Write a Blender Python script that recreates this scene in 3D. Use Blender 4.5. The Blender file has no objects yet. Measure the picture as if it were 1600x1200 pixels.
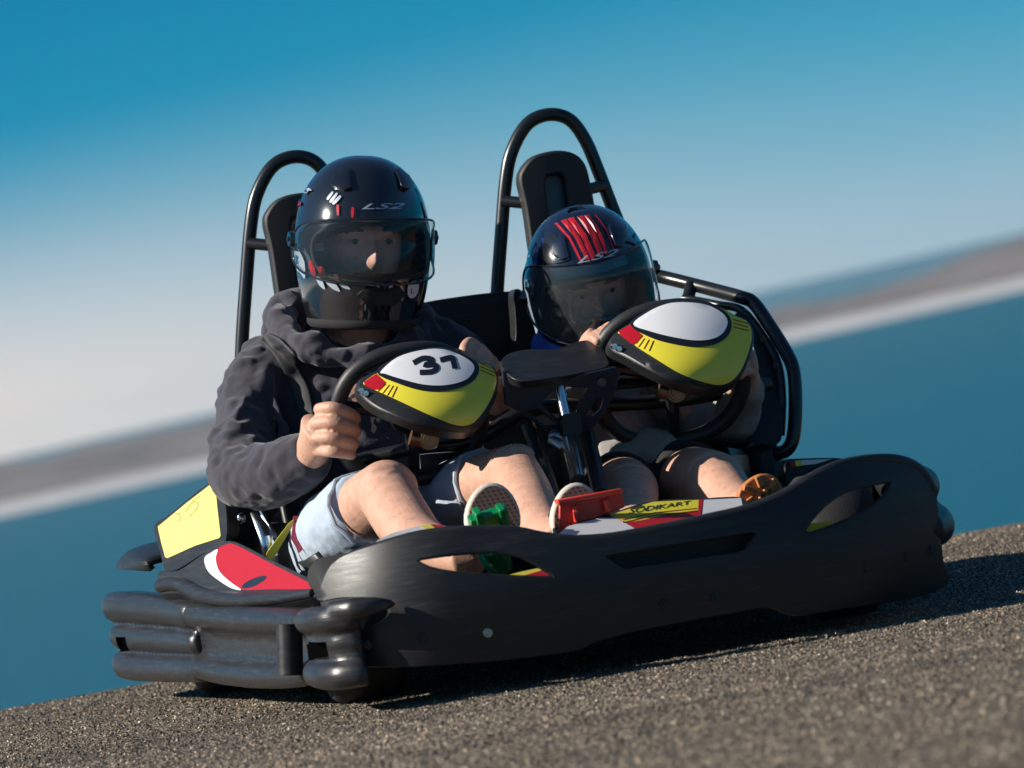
import bpy, bmesh, math, random
from mathutils import Vector, Matrix, noise
from mathutils.geometry import delaunay_2d_cdt
random.seed(7)
R_ = math.radians
scene = bpy.context.scene
col = scene.collection

# ------------------------------------------------------------------ camera
# Kart frame K: X across the kart, Y rearward, Z up, ground z = 0.
FPX = 8889.0                                    # focal length in photo pixels (1600 px wide = 36 mm)
TH, DIST, CAMH, ROLL = R_(10.5), 10.2, .53, R_(9.3)
CAM = Vector((-DIST*math.sin(TH), -DIST*math.cos(TH), CAMH))
def cam_basis(fwd):
    f = fwd.normalized(); r = f.cross(Vector((0, 0, 1))).normalized(); u = r.cross(f)
    c, s = math.cos(ROLL), math.sin(ROLL)
    return r*c-u*s, u*c+r*s, f
_t = Vector((0, -.15, .53)); _fw = _t-CAM
for _i in range(30):
    CR, CU, CF = cam_basis(_fw)
    _d = _t-CAM; _z = _d.dot(CF)
    _fw = CF+CR*((800+FPX*_d.dot(CR)/_z-850)/FPX)-CU*((600-FPX*_d.dot(CU)/_z-518)/FPX)
CR, CU, CF = cam_basis(_fw)
# the track is banked: true vertical expressed in K, then K -> world
_hr, _pt = R_(12.5), R_(.4)
UPK = ((CU*math.cos(_hr)-CR*math.sin(_hr))*math.cos(_pt)-CF*math.sin(_pt)).normalized()
MK = UPK.rotation_difference(Vector((0, 0, 1))).to_matrix().to_4x4()
cam_d = bpy.data.cameras.new('camera'); cam_o = bpy.data.objects.new('camera', cam_d); col.objects.link(cam_o)
cam_d.sensor_width = 36; cam_d.lens = FPX*36/1600; cam_d.clip_end = 60000; cam_d.clip_start = .1
mc = Matrix(((CR.x, CU.x, -CF.x, CAM.x), (CR.y, CU.y, -CF.y, CAM.y), (CR.z, CU.z, -CF.z, CAM.z), (0, 0, 0, 1)))
cam_o.matrix_world = MK @ mc
cam_d.dof.use_dof = True; cam_d.dof.focus_distance = 9.95; cam_d.dof.aperture_fstop = 6.3
scene.camera = cam_o

# ------------------------------------------------------------------ sky and sun
SUN_K = Vector((-math.cos(R_(29))*math.cos(R_(3)), math.cos(R_(29))*math.sin(R_(3)), math.sin(R_(29))))
SUN_W = (MK.to_3x3() @ SUN_K).normalized()
w = bpy.data.worlds.new('World'); scene.world = w; w.use_nodes = True
nt = w.node_tree; nt.nodes.clear()
def N(t, **k):
    n = nt.nodes.new(t)
    for a, b in k.items(): setattr(n, a, b)
    return n
tc = N('ShaderNodeTexCoord'); sep = N('ShaderNodeSeparateXYZ'); nt.links.new(tc.outputs['Generated'], sep.inputs[0])
ramp = N('ShaderNodeValToRGB'); nt.links.new(sep.outputs['Z'], ramp.inputs[0])
cr_ = ramp.color_ramp
stops = [(0, (.22, .33, .40)), (.010, (.165, .305, .39)), (.022, (.085, .265, .37)), (.038, (.028, .22, .335)), (.058, (.005, .17, .295)), (.080, (.001, .142, .265)), (.35, (.005, .085, .22)), (1, (.007, .05, .16))]
while len(cr_.elements) < len(stops): cr_.elements.new(.5)
for e, (p, c) in zip(cr_.elements, stops): e.position = p; e.color = (*c, 1)
sky = N('ShaderNodeTexSky', sky_type='NISHITA'); sky.sun_disc = False
sky.sun_elevation = math.asin(SUN_W.z); sky.sun_rotation = math.atan2(SUN_W.x, SUN_W.y)
sc_ = N('ShaderNodeVectorMath', operation='MULTIPLY'); sc_.inputs[1].default_value = (.022, .038, .05)
nt.links.new(sky.outputs[0], sc_.inputs[0])
mr = N('ShaderNodeMapRange', interpolation_type='SMOOTHSTEP'); mr.inputs[1].default_value = .1; mr.inputs[2].default_value = .5
nt.links.new(sep.outputs['Z'], mr.inputs[0])
mx = N('ShaderNodeMix', data_type='RGBA'); nt.links.new(mr.outputs[0], mx.inputs[0])
# warm haze low in the sky, growing towards the sun's side
sd = Vector((SUN_W.x, SUN_W.y, 0)).normalized()
dt = N('ShaderNodeVectorMath', operation='DOT_PRODUCT'); dt.inputs[1].default_value = sd; nt.links.new(tc.outputs['Generated'], dt.inputs[0])
ga = N('ShaderNodeMapRange', interpolation_type='SMOOTHSTEP'); ga.inputs[1].default_value = -.25; ga.inputs[2].default_value = .03; nt.links.new(dt.outputs['Value'], ga.inputs[0])
ge = N('ShaderNodeMapRange', interpolation_type='SMOOTHSTEP'); ge.inputs[1].default_value = .058; ge.inputs[2].default_value = -.004; nt.links.new(sep.outputs['Z'], ge.inputs[0])
gm = N('ShaderNodeMath', operation='MULTIPLY'); nt.links.new(ga.outputs[0], gm.inputs[0]); nt.links.new(ge.outputs[0], gm.inputs[1])
gx = N('ShaderNodeMix', data_type='RGBA'); nt.links.new(gm.outputs[0], gx.inputs[0]); nt.links.new(ramp.outputs[0], gx.inputs[6]); gx.inputs[7].default_value = (.62, .52, .47, 1)
nt.links.new(gx.outputs[2], mx.inputs[6]); nt.links.new(sc_.outputs[0], mx.inputs[7])
bg = N('ShaderNodeBackground'); bg.inputs[1].default_value = 1.0; nt.links.new(mx.outputs[2], bg.inputs[0])
out = N('ShaderNodeOutputWorld'); nt.links.new(bg.outputs[0], out.inputs[0])
sun = bpy.data.lights.new('sun', 'SUN'); sun.energy = 5.0; sun.angle = R_(.5); sun.color = (1, .93, .82)
sun_o = bpy.data.objects.new('sun', sun); col.objects.link(sun_o)
sun_o.rotation_euler = SUN_W.to_track_quat('Z', 'Y').to_euler()
scene.view_settings.view_transform = 'Standard'; scene.view_settings.look = 'None'
scene.view_settings.exposure = .62; scene.view_settings.gamma = 1

# ------------------------------------------------------------------ helpers
def ray(px, py): return CF+CR*((px-800)/FPX)-CU*((py-600)/FPX)
def P(px, py, y):                                # photo pixel on the plane Y = y of the kart frame
    r = ray(px, py); return CAM+r*((y-CAM.y)/r.y)
def PZ(px, py, z):
    r = ray(px, py); return CAM+r*((z-CAM.z)/r.z)
def crop(ox, oy, s): return lambda pts: [(ox+x/s, oy+y/s) for x, y in pts]
c2, c3, c4 = crop(740, 150, 2.927), crop(300, 480, 3.), crop(760, 480, 3.158)
c5, c6, c7, c8 = crop(140, 740, 3.158), crop(560, 780, 3.2), crop(1000, 680, 2.667), crop(640, 640, 3.81)
def lerp(a, b, t): return a+(b-a)*t
def catmull(pts, n=6, closed=True):
    m = len(pts); o = []
    rng = range(m) if closed else range(m-1)
    g = (lambda i: Vector(pts[i % m])) if closed else (lambda i: Vector(pts[min(max(i, 0), m-1)]))
    for i in rng:
        a, b, c, d = g(i-1), g(i), g(i+1), g(i+2)
        for k in range(n):
            t = k/n
            o.append(.5*((2*b)+(c-a)*t+(2*a-5*b+4*c-d)*t*t+(3*b-a-3*c+d)*t**3))
    if not closed: o.append(g(m-1))
    return o
def inside(p, poly):
    x, y = p[0], p[1]; r = False; j = len(poly)-1
    for i in range(len(poly)):
        xi, yi, xj, yj = poly[i][0], poly[i][1], poly[j][0], poly[j][1]
        if (yi > y) != (yj > y) and x < (xj-xi)*(y-yi)/(yj-yi)+xi: r = not r
        j = i
    return r
def dist_poly(p, poly):
    best = 1e9; q = Vector((p[0], p[1])); j = len(poly)-1
    for i in range(len(poly)):
        a = Vector(poly[j][:2]); b = Vector(poly[i][:2]); ab = b-a; L = ab.length_squared
        t = 0 if L == 0 else max(0, min(1, (q-a).dot(ab)/L)); best = min(best, (a+ab*t-q).length); j = i
    return best
def cdt(outline, holes=(), step=12, stepy=None):
    stepy = stepy or step
    vs, es = [], []
    for lp in [outline]+list(holes):
        b = len(vs); vs += [Vector((p[0], p[1])) for p in lp]; n = len(lp)
        es += [(b+i, b+(i+1) % n) for i in range(n)]
    xs = [p[0] for p in outline]; ys = [p[1] for p in outline]
    y = min(ys)+stepy*.5; row = 0
    while y < max(ys):
        x = min(xs)+step*(.5 if row % 2 else .25)
        while x < max(xs):
            p = (x, y)
            if inside(p, outline) and not any(inside(p, h) for h in holes) and dist_poly(p, outline) > .4*min(step, stepy) and all(dist_poly(p, h) > .4*min(step, stepy) for h in holes):
                vs.append(Vector(p))
            x += step
        y += stepy; row += 1
    r = delaunay_2d_cdt(vs, es, [], 0, 1e-6)
    V = [(v.x, v.y) for v in r[0]]; F = []
    for f in r[2]:
        c = (sum(V[i][0] for i in f)/3, sum(V[i][1] for i in f)/3)
        if inside(c, outline) and not any(inside(c, h) for h in holes): F.append(tuple(f))
    return V, F

class MB:                                        # collects geometry for ONE mesh object
    def __init__(s): s.v = []; s.f = []
    def add(s, V, F):
        b = len(s.v); s.v += [Vector(v) for v in V]; s.f += [tuple(b+i for i in f) for f in F]; return s
    def patch(s, outline, fn, holes=(), step=12, thick=None, stepy=None, back=None):
        V, F = cdt(outline, holes, step, stepy)
        A = [fn(*v) for v in V]
        # orient towards the camera side
        if thick is None and back is None: return s.add(A, F)
        Bk = [back(*v) for v in V] if back else [a+Vector(thick) for a in A]
        n = len(A); cnt = {}
        for f in F:
            for i in range(3):
                e = (f[i], f[(i+1) % 3]); cnt[e] = cnt.get(e, 0)+1
        G = list(F)+[tuple(n+i for i in reversed(f)) for f in F]
        for (a, b) in cnt:
            if (b, a) not in cnt: G.append((b, a, n+a, n+b))
        return s.add(A+Bk, G)
    def tube(s, pts, rad, seg=12, closed=False, cap=True, side=None):
        pts = [Vector(p) for p in pts]; n = len(pts)
        rad = [rad]*n if not isinstance(rad, (list, tuple)) else list(rad)
        T = []
        for i in range(n):
            a = pts[(i-1) % n] if closed or i > 0 else pts[i]; b = pts[(i+1) % n] if closed or i < n-1 else pts[i]
            T.append((b-a).normalized())
        ref = Vector(side) if side else (Vector((0, 0, 1)) if abs(T[0].z) < .8 else Vector((1, 0, 0)))
        u = (ref-T[0]*ref.dot(T[0])).normalized(); V = []; F = []
        for i in range(n):
            u = ((Vector(side) if side else u)); u = (u-T[i]*u.dot(T[i])).normalized(); w_ = T[i].cross(u)
            r = rad[i]; ra, rb = (r if isinstance(r, (tuple, list)) else (r, r))
            for k in range(seg):
                a = 2*math.pi*k/seg; V.append(pts[i]+u*(ra*math.cos(a))+w_*(rb*math.sin(a)))
        for i in range(n if closed else n-1):
            j = (i+1) % n
            for k in range(seg): F.append((i*seg+k, i*seg+(k+1) % seg, j*seg+(k+1) % seg, j*seg+k))
        if cap and not closed:
            for i, sg in ((0, -1), (n-1, 1)):
                r = rad[i]; rr = min(r) if isinstance(r, (tuple, list)) else r
                c = len(V); V.append(pts[i]+T[i]*sg*rr*(.55 if cap == 'round' else .02))
                for k in range(seg):
                    q = (i*seg+k, i*seg+(k+1) % seg, c); F.append(q if sg > 0 else q[::-1])
        return s.add(V, F)
    def limb(s, pts, rad, n=8, seg=28, side=None):
        m = len(pts); Q = catmull([tuple(p) for p in pts], n, False); rr = []
        for i in range(m-1):
            for k in range(n):
                t = k/n; a, b = rad[i], rad[i+1]
                rr.append((lerp(a[0], b[0], t), lerp(a[1], b[1], t)) if isinstance(a, tuple) else lerp(a, b, t))
        rr.append(rad[-1]); return s.tube(Q, rr, seg, cap='round', side=side)
    def ell(s, c, r, rot=None, nu=20, nv=12):
        V = []; F = []; c = Vector(c)
        for j in range(nv+1):
            ph = math.pi*j/nv-math.pi/2
            for i in range(nu):
                a = 2*math.pi*i/nu; p = Vector((r[0]*math.cos(ph)*math.cos(a), r[1]*math.cos(ph)*math.sin(a), r[2]*math.sin(ph)))
                V.append(c+(rot @ p if rot else p))
        for j in range(nv):
            for i in range(nu): F.append((j*nu+i, j*nu+(i+1) % nu, (j+1)*nu+(i+1) % nu, (j+1)*nu+i))
        return s.add(V, F)
    def box(s, c, h, rot=None):
        c = Vector(c); V = []
        for z in (-1, 1):
            for y in (-1, 1):
                for x in (-1, 1):
                    p = Vector((x*h[0], y*h[1], z*h[2])); V.append(c+(rot @ p if rot else p))
        return s.add(V, [(0, 2, 3, 1), (4, 5, 7, 6), (0, 1, 5, 4), (2, 6, 7, 3), (0, 4, 6, 2), (1, 3, 7, 5)])
    def cyl(s, a, b, r, seg=16): return s.tube([a, b], [r, r], seg)

MATS = {}
def mat(name, colr, rough=.5, metal=0., bump=0., bscale=200., var=0., vscale=30., coat=0., spec=.5, stretch=None, sss=0., wear=None, sheen=0.):
    if name in MATS: return MATS[name]
    m = bpy.data.materials.new(name); m.use_nodes = True; t = m.node_tree; b = t.nodes['Principled BSDF']
    b.inputs['Base Color'].default_value = (*colr, 1); b.inputs['Roughness'].default_value = rough; b.inputs['Metallic'].default_value = metal
    b.inputs['Specular IOR Level'].default_value = spec; b.inputs['Coat Weight'].default_value = coat; b.inputs['Coat Roughness'].default_value = .06
    if sss: b.inputs['Subsurface Weight'].default_value = sss; b.inputs['Subsurface Radius'].default_value = (.012, .005, .003)
    if sheen: b.inputs['Sheen Weight'].default_value = sheen; b.inputs['Sheen Roughness'].default_value = .5
    tcn = t.nodes.new('ShaderNodeTexCoord'); mp = t.nodes.new('ShaderNodeMapping'); t.links.new(tcn.outputs['Object'], mp.inputs[0])
    if stretch: mp.inputs['Scale'].default_value = stretch
    def noi(sc, det=4., rg=.6):
        n = t.nodes.new('ShaderNodeTexNoise'); n.inputs['Scale'].default_value = sc; n.inputs['Detail'].default_value = det; n.inputs['Roughness'].default_value = rg
        t.links.new(mp.outputs[0], n.inputs['Vector']); return n
    last = None
    if var or wear:
        n = noi(vscale); rp = t.nodes.new('ShaderNodeMix'); rp.data_type = 'RGBA'
        rp.inputs[6].default_value = (*[c*(1-var) for c in colr], 1); rp.inputs[7].default_value = (*[min(1, c*(1+var)) for c in colr], 1)
        t.links.new(n.outputs['Fac'], rp.inputs[0]); last = rp.outputs[2]
        if wear:
            n2 = noi(wear[1], 6., .7); mr2 = t.nodes.new('ShaderNodeMapRange'); mr2.inputs[1].default_value = wear[2]; mr2.inputs[2].default_value = wear[2]+.18
            t.links.new(n2.outputs['Fac'], mr2.inputs[0]); w2 = t.nodes.new('ShaderNodeMix'); w2.data_type = 'RGBA'
            t.links.new(mr2.outputs[0], w2.inputs[0]); t.links.new(last, w2.inputs[6]); w2.inputs[7].default_value = (*wear[0], 1); last = w2.outputs[2]
            ra = t.nodes.new('ShaderNodeMapRange'); ra.inputs[3].default_value = rough-.08; ra.inputs[4].default_value = rough+.22
            t.links.new(n2.outputs['Fac'], ra.inputs[0]); t.links.new(ra.outputs[0], b.inputs['Roughness'])
        t.links.new(last, b.inputs['Base Color'])
    if bump:
        n = noi(bscale); bp = t.nodes.new('ShaderNodeBump'); bp.inputs['Strength'].default_value = bump; bp.inputs['Distance'].default_value = .002
        t.links.new(n.outputs['Fac'], bp.inputs['Height']); t.links.new(bp.outputs[0], b.inputs['Normal'])
    MATS[name] = m; return m

def link_obj(name, mb, m, parent=None, base=None, smooth=True, angle=40):
    me = bpy.data.meshes.new(name); b = base or Vector((0, 0, 0))
    me.from_pydata([tuple(v-b) for v in mb.v], [], mb.f); me.update()
    bm = bmesh.new(); bm.from_mesh(me); bmesh.ops.remove_doubles(bm, verts=bm.verts, dist=1e-5); bmesh.ops.recalc_face_normals(bm, faces=bm.faces); bm.to_mesh(me); bm.free()
    if smooth:
        me.polygons.foreach_set('use_smooth', [True]*len(me.polygons)); me.set_sharp_from_angle(angle=R_(angle))
    me.materials.append(m if not isinstance(m, str) else MATS[m])
    o = bpy.data.objects.new(name, me); col.objects.link(o)
    if parent: o.parent = parent
    return o
class Thing:
    def __init__(s, name, label, cat, base, group=None):
        s.b = Vector(base); s.o = bpy.data.objects.new(name, None); col.objects.link(s.o); s.o.empty_display_size = .1
        s.o.matrix_world = MK @ Matrix.Translation(s.b); s.o['label'] = label; s.o['category'] = cat
        if group: s.o['group'] = group
    def part(s, name, mb, m, sub=None, bevel=0, remesh=0, smooth_it=0, label=None, angle=40, disp=None):
        o = link_obj(name, mb, m, sub or s.o, s.b, angle=angle)
        if label: o['label'] = label
        if remesh:
            r = o.modifiers.new('remesh', 'REMESH'); r.mode = 'VOXEL'; r.voxel_size = remesh; r.use_smooth_shade = True
            if smooth_it: k = o.modifiers.new('smooth', 'SMOOTH'); k.iterations = smooth_it; k.factor = .5
        for (tx, st) in (disp or ()):
            d = o.modifiers.new('folds', 'DISPLACE'); d.texture = tx; d.strength = st; d.mid_level = .5; d.texture_coords = 'LOCAL'
        if bevel:
            k = o.modifiers.new('bevel', 'BEVEL'); k.width = bevel; k.segments = 2; k.limit_method = 'ANGLE'; k.angle_limit = R_(50)
        return o
def clouds(name, size, depth=2):
    t = bpy.data.textures.new(name, 'CLOUDS'); t.noise_scale = size; t.noise_depth = depth; return t

# ------------------------------------------------------------------ materials
BLACK = mat('black_plastic', (.014, .015, .017), .36, spec=.36, var=.3, vscale=9, bump=.12, bscale=260, wear=((.032, .032, .035), 34, .53), stretch=(.45, .45, 5))
SCUFF = mat('scuffed_black_plastic', (.018, .018, .020), .27, var=.3, vscale=9, bump=.25, bscale=120, wear=((.038, .038, .042), 42, .52), stretch=(.4, .4, 5))
TUBE = mat('black_powder_coat', (.010, .011, .013), .28, bump=.05, bscale=500)
FOAM = mat('black_foam', (.012, .012, .013), .55, bump=.2, bscale=400)
RUBBER = mat('tyre_rubber', (.012, .012, .012), .75, bump=.3, bscale=300)
GRIP = mat('grip_rubber', (.016, .016, .017), .5, bump=.15, bscale=350)
CHROME = mat('chrome', (.75, .76, .78), .15, 1)
STEEL = mat('worn_steel', (.35, .33, .30), .35, 1, var=.3, vscale=80)
BRONZE = mat('bronze', (.30, .18, .10), .4, 1, var=.3, vscale=90)
YEL = mat('yellow_decal', (.72, .62, .04), .33, coat=.4, var=.07, vscale=14)
PALEY = mat('pale_yellow', (.72, .64, .17), .4, coat=.2, var=.08, vscale=14)  # paler, creamier yellow than the decals
WHT = mat('white_decal', (.66, .66, .68), .3, coat=.4, var=.03, vscale=12)
RED = mat('red_decal', (.36, .005, .014), .4, coat=.05, spec=.3, var=.08, vscale=14)
VOID = mat('matt_black', (.004, .004, .005), .9, spec=.1)
INK = mat('black_decal', (.008, .008, .012), .35, coat=.3)
GREEN = mat('green_pedal', (.004, .22, .065), .3, .3, coat=.3)
REDP = mat('red_pedal', (.62, .04, .02), .35, coat=.2, var=.1)
ALU = mat('bare_metal', (.55, .56, .58), .35, 1)
# ------------------------------------------------------------------ setting
def asphalt_mat():
    m = bpy.data.materials.new('asphalt'); m.use_nodes = True; t = m.node_tree; b = t.nodes['Principled BSDF']; b.inputs['Roughness'].default_value = .75
    tcn = t.nodes.new('ShaderNodeTexCoord')
    v = t.nodes.new('ShaderNodeTexVoronoi'); v.inputs['Scale'].default_value = 210; t.links.new(tcn.outputs['Object'], v.inputs['Vector'])
    sp = t.nodes.new('ShaderNodeSeparateColor'); t.links.new(v.outputs['Color'], sp.inputs[0])
    rp = t.nodes.new('ShaderNodeValToRGB'); t.links.new(sp.outputs[0], rp.inputs[0])
    st = [(0, (.030, .027, .024)), (.45, (.070, .055, .040)), (.72, (.16, .12, .083)), (.92, (.36, .275, .185)), (1, (.60, .52, .40))]
    while len(rp.color_ramp.elements) < len(st): rp.color_ramp.elements.new(.5)
    for e, (p, c) in zip(rp.color_ramp.elements, st): e.position = p; e.color = (*c, 1)
    big = t.nodes.new('ShaderNodeTexNoise'); big.inputs['Scale'].default_value = 1.7; big.inputs['Detail'].default_value = 5; mpb = t.nodes.new('ShaderNodeMapping'); mpb.inputs['Scale'].default_value = (.35, 2.2, 1); t.links.new(tcn.outputs['Object'], mpb.inputs[0]); t.links.new(mpb.outputs[0], big.inputs['Vector'])
    mr = t.nodes.new('ShaderNodeMapRange'); mr.inputs[1].default_value = .3; mr.inputs[2].default_value = .7; mr.inputs[3].default_value = .62; mr.inputs[4].default_value = 1.2; t.links.new(big.outputs['Fac'], mr.inputs[0])
    mu = t.nodes.new('ShaderNodeVectorMath'); mu.operation = 'SCALE'; t.links.new(rp.outputs[0], mu.inputs[0]); t.links.new(mr.outputs[0], mu.inputs['Scale'])
    t.links.new(mu.outputs[0], b.inputs['Base Color'])
    bp = t.nodes.new('ShaderNodeBump'); bp.inputs['Strength'].default_value = .9; bp.inputs['Distance'].default_value = .004; bp.invert = True
    t.links.new(v.outputs['Distance'], bp.inputs['Height']); t.links.new(bp.outputs[0], b.inputs['Normal'])
    return m
ASPH = asphalt_mat()
GZ = -.036                                        # track surface in the kart frame
def ground_z(x, y):
    yc = 1.62+.33*math.tanh(x/1.1); d = y-yc+.32
    if d <= 0: return GZ
    return GZ-.085*d*d if d < 2 else GZ-.34-.34*(d-2)
xs = [-60, -40, -25, -15, -9, -6]+[-4+i*.25 for i in range(33)]+[6, 9, 15, 25, 40, 60]
ys = [-60, -40, -25, -16, -12, -9, -7, -5.5, -4, -3, -2.4, -1.8, -1.2, -.6]+[0+i*.1 for i in range(41)]+[4.5, 5, 6, 8, 12, 20, 35, 55, 80, 110]
g = MB(); V = [Vector((x, y, ground_z(x, y))) for y in ys for x in xs]; nx = len(xs)
g.add(V, [(j*nx+i, j*nx+i+1, (j+1)*nx+i+1, (j+1)*nx+i) for j in range(len(ys)-1) for i in range(nx-1)])
go = link_obj('ground', g, ASPH); go.matrix_world = MK; go['kind'] = 'structure'; go['label'] = 'coarse grey brown asphalt of the kart track, falling away behind'
# loose aggregate standing proud of the binder, where the picture shows single grains
def aggregate():
    rnd = random.Random(3); V = []; F = []
    base = [(1, 0, 0), (-.5, .85, 0), (-.5, -.85, 0), (.1, .1, 1), (.45, .75, -.6)]
    fac = [(0, 1, 3), (1, 2, 3), (2, 0, 3)]
    for _ in range(200000):
        d = 5.2+6.9*rnd.random()**.75; a = math.atan2(CF.x, CF.y)+(rnd.random()-.5)*.26
        x, y = CAM.x+d*math.sin(a), CAM.y+d*math.cos(a); r = .0024+.0032*rnd.random()**2; h = r*(.4+.5*rnd.random()); t = rnd.random()*6.28; c, s = math.cos(t)*r, math.sin(t)*r
        z = ground_z(x, y)-.0006; n = len(V)
        for (u, v_, w_) in base[:4]: V.append((x+u*c-v_*s, y+u*s+v_*c, z+w_*h))
        F += [(n+i, n+j, n+k) for i, j, k in fac]
    me = bpy.data.meshes.new('aggregate'); me.from_pydata(V, [], F); me.update(); me.materials.append(ASPH)
    o = bpy.data.objects.new('track_aggregate', me); col.objects.link(o); o.matrix_world = MK; o['kind'] = 'stuff'; o['label'] = 'coarse stone grains standing out of the asphalt'; o['category'] = 'gravel'
aggregate()
CW = MK @ CAM; fw = (MK.to_3x3() @ CF); fh = Vector((fw.x, fw.y, 0)).normalized(); rh = Vector((fh.y, -fh.x, 0))
SEA = CW.z-20.5
def sea_mat():
    m = bpy.data.materials.new('sea_water'); m.use_nodes = True; t = m.node_tree; b = t.nodes['Principled BSDF']
    b.inputs['Base Color'].default_value = (.001, .070, .095, 1); b.inputs['Roughness'].default_value = .28; b.inputs['IOR'].default_value = 1.33
    tcn = t.nodes.new('ShaderNodeTexCoord'); n = t.nodes.new('ShaderNodeTexNoise'); n.inputs['Scale'].default_value = .35; n.inputs['Detail'].default_value = 6
    t.links.new(tcn.outputs['Object'], n.inputs['Vector']); bp = t.nodes.new('ShaderNodeBump'); bp.inputs['Strength'].default_value = 1; bp.inputs['Distance'].default_value = 1.2
    t.links.new(n.outputs['Fac'], bp.inputs['Height']); t.links.new(bp.outputs[0], b.inputs['Normal']); return m
s_ = MB(); s_.add([Vector((-40000, -40000, SEA)), Vector((40000, -40000, SEA)), Vector((40000, 40000, SEA)), Vector((-40000, 40000, SEA))], [(0, 1, 2, 3)])
so = link_obj('water', s_, sea_mat(), smooth=False); so['kind'] = 'structure'
def shore(name, rows, m, seed, amp):
    b_ = MB(); n = 161; V = []
    for (d, z, a) in rows:
        for i in range(n):
            s = (i/(n-1)-.5)*2400; q = noise.fractal(Vector((s*.006+seed, d*.004, seed)), 1, 2, 5)
            u = noise.fractal(Vector((s*.05+seed, d*.03, seed+9)), 1, 2, 3)
            k = (1+.35*(abs(s)/600 if s < 0 else -.2*s/600)) if a else 1
            p = CW+fh*(d+q*8*(a > 0))+rh*s; V.append(Vector((p.x, p.y, SEA+z*k+a*(q*amp+u*amp*.35))))
    b_.add(V, [(j*n+i, j*n+i+1, (j+1)*n+i+1, (j+1)*n+i) for j in range(len(rows)-1) for i in range(n-1)])
    o = link_obj(name, b_, m); o['kind'] = 'structure'; return o
SAND = mat('pale_beach', (.38, .37, .38), .9, var=.3, vscale=.05)
HILL = mat('hillside', (.120, .100, .100), .95, var=.97, vscale=.018)
shore('beach', [(1985, -.5, 0), (2000, .3, 0), (2012, 2.4, 0), (2022, 3.8, 0), (2060, 4.2, 0)], SAND, 3.1, 1)
shore('hills', [(2030, 2.4, 0), (2045, 6, .3), (2080, 8.5, .7), (2130, 11, 1), (2190, 12.5, 1), (2300, 10, 1), (2500, 4, 0), (3000, -2, 0)], HILL, 7.7, 8.0)

hz = MB(); hz.box(Vector((CW.x, CW.y, SEA+26))+fh*1500, (5200, 5200, 27)); ho = link_obj('haze', hz, BLACK, smooth=False); ho['kind'] = 'stuff'
hm = bpy.data.materials.new('haze'); hm.use_nodes = True; hm.node_tree.nodes.clear(); hv = hm.node_tree.nodes.new('ShaderNodeVolumePrincipled'); hv.inputs['Color'].default_value = (.62, .84, .94, 1); hv.inputs['Density'].default_value = .000065; hv.inputs['Anisotropy'].default_value = .2
hq = hm.node_tree.nodes.new('ShaderNodeOutputMaterial'); hm.node_tree.links.new(hv.outputs[0], hq.inputs['Volume']); ho.data.materials.clear(); ho.data.materials.append(hm)
# ------------------------------------------------------------------ kart
K = Thing('go_kart', 'black two-seat rental go-kart with yellow, red and white decals and roll hoops', 'go-kart', (-.05, -.1, GZ))
def curve_px(pts, n=6): return [P(*p) for p in catmull(pts, n, False)]
def offs(fn, d): return lambda x, y: fn(x, y)+Vector((0, -d, 0))

# front bumper: one moulded plate with three slots
def bumpY(px, py):
    t = (px-985)/505; e = max(0, abs(t)-.55)/.45
    y = -1.0+.05*t*t+.13*e**2.2
    mid = lerp(965, 850, (px-480)/1000)            # belly line, leans back above and below
    return y+.00000115*(py-mid)**2*1.6
def bumpS(px, py): return P(px, py, bumpY(px, py))
top = [(498, 938), (505, 906), (522, 878), (556, 860), (640, 836), (700, 829), (760, 827), (810, 829), (850, 837), (900, 842), (960, 838), (1040, 823), (1110, 808), (1170, 794), (1225, 772), (1275, 742), (1320, 723), (1370, 715), (1410, 717), (1440, 733), (1458, 762), (1466, 800)]
right = [(1462, 822), (1458, 833), (1470, 845), (1474, 875), (1479, 886), (1482, 905)]
bot = [(1474, 918), (1430, 934), (1340, 948), (1262, 960), (1236, 960), (1210, 951), (1188, 950), (1120, 962), (1000, 985), (930, 1004), (900, 1017), (820, 1028), (720, 1037), (640, 1042), (575, 1041)]
left = [(552, 1031), (543, 1012), (551, 991), (583, 978), (606, 962), (606, 947), (596, 936), (536, 934)]
outl = [tuple(p) for p in catmull(top+right+bot+left, 4)]
hole_l = [tuple(p) for p in catmull([(652, 876), (668, 871), (715, 865), (770, 862), (815, 870), (848, 888), (864, 899), (855, 903), (790, 901), (715, 896), (672, 888)], 4)]
hole_c = [(946, 869), (962, 866), (1060, 850), (1176, 831), (1181, 835), (1165, 858), (1150, 863), (1060, 876), (978, 889), (970, 886)]
hole_r = [tuple(p) for p in catmull([(1257, 829), (1268, 812), (1290, 788), (1320, 768), (1360, 757), (1390, 752), (1392, 757), (1382, 776), (1355, 798), (1310, 819), (1270, 833), (1260, 833)], 4)]
b = MB(); b.patch(outl, bumpS, [hole_l, hole_c, hole_r], step=13, thick=(.002, .030, -.002))
fb = K.part('front_bumper', b, BLACK, bevel=.005, label='long scratched black plastic front bumper with three slots')
# raised rim along the bumper top
b = MB(); b.limb([bumpS(x, y+5)+Vector((0, .012, 0)) for x, y in top[2:-1]], [min(.012, .003+.003*i) for i in range(len(top)-3)], n=4, seg=10)
K.part('top_rim', b, BLACK, sub=fb)
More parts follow.
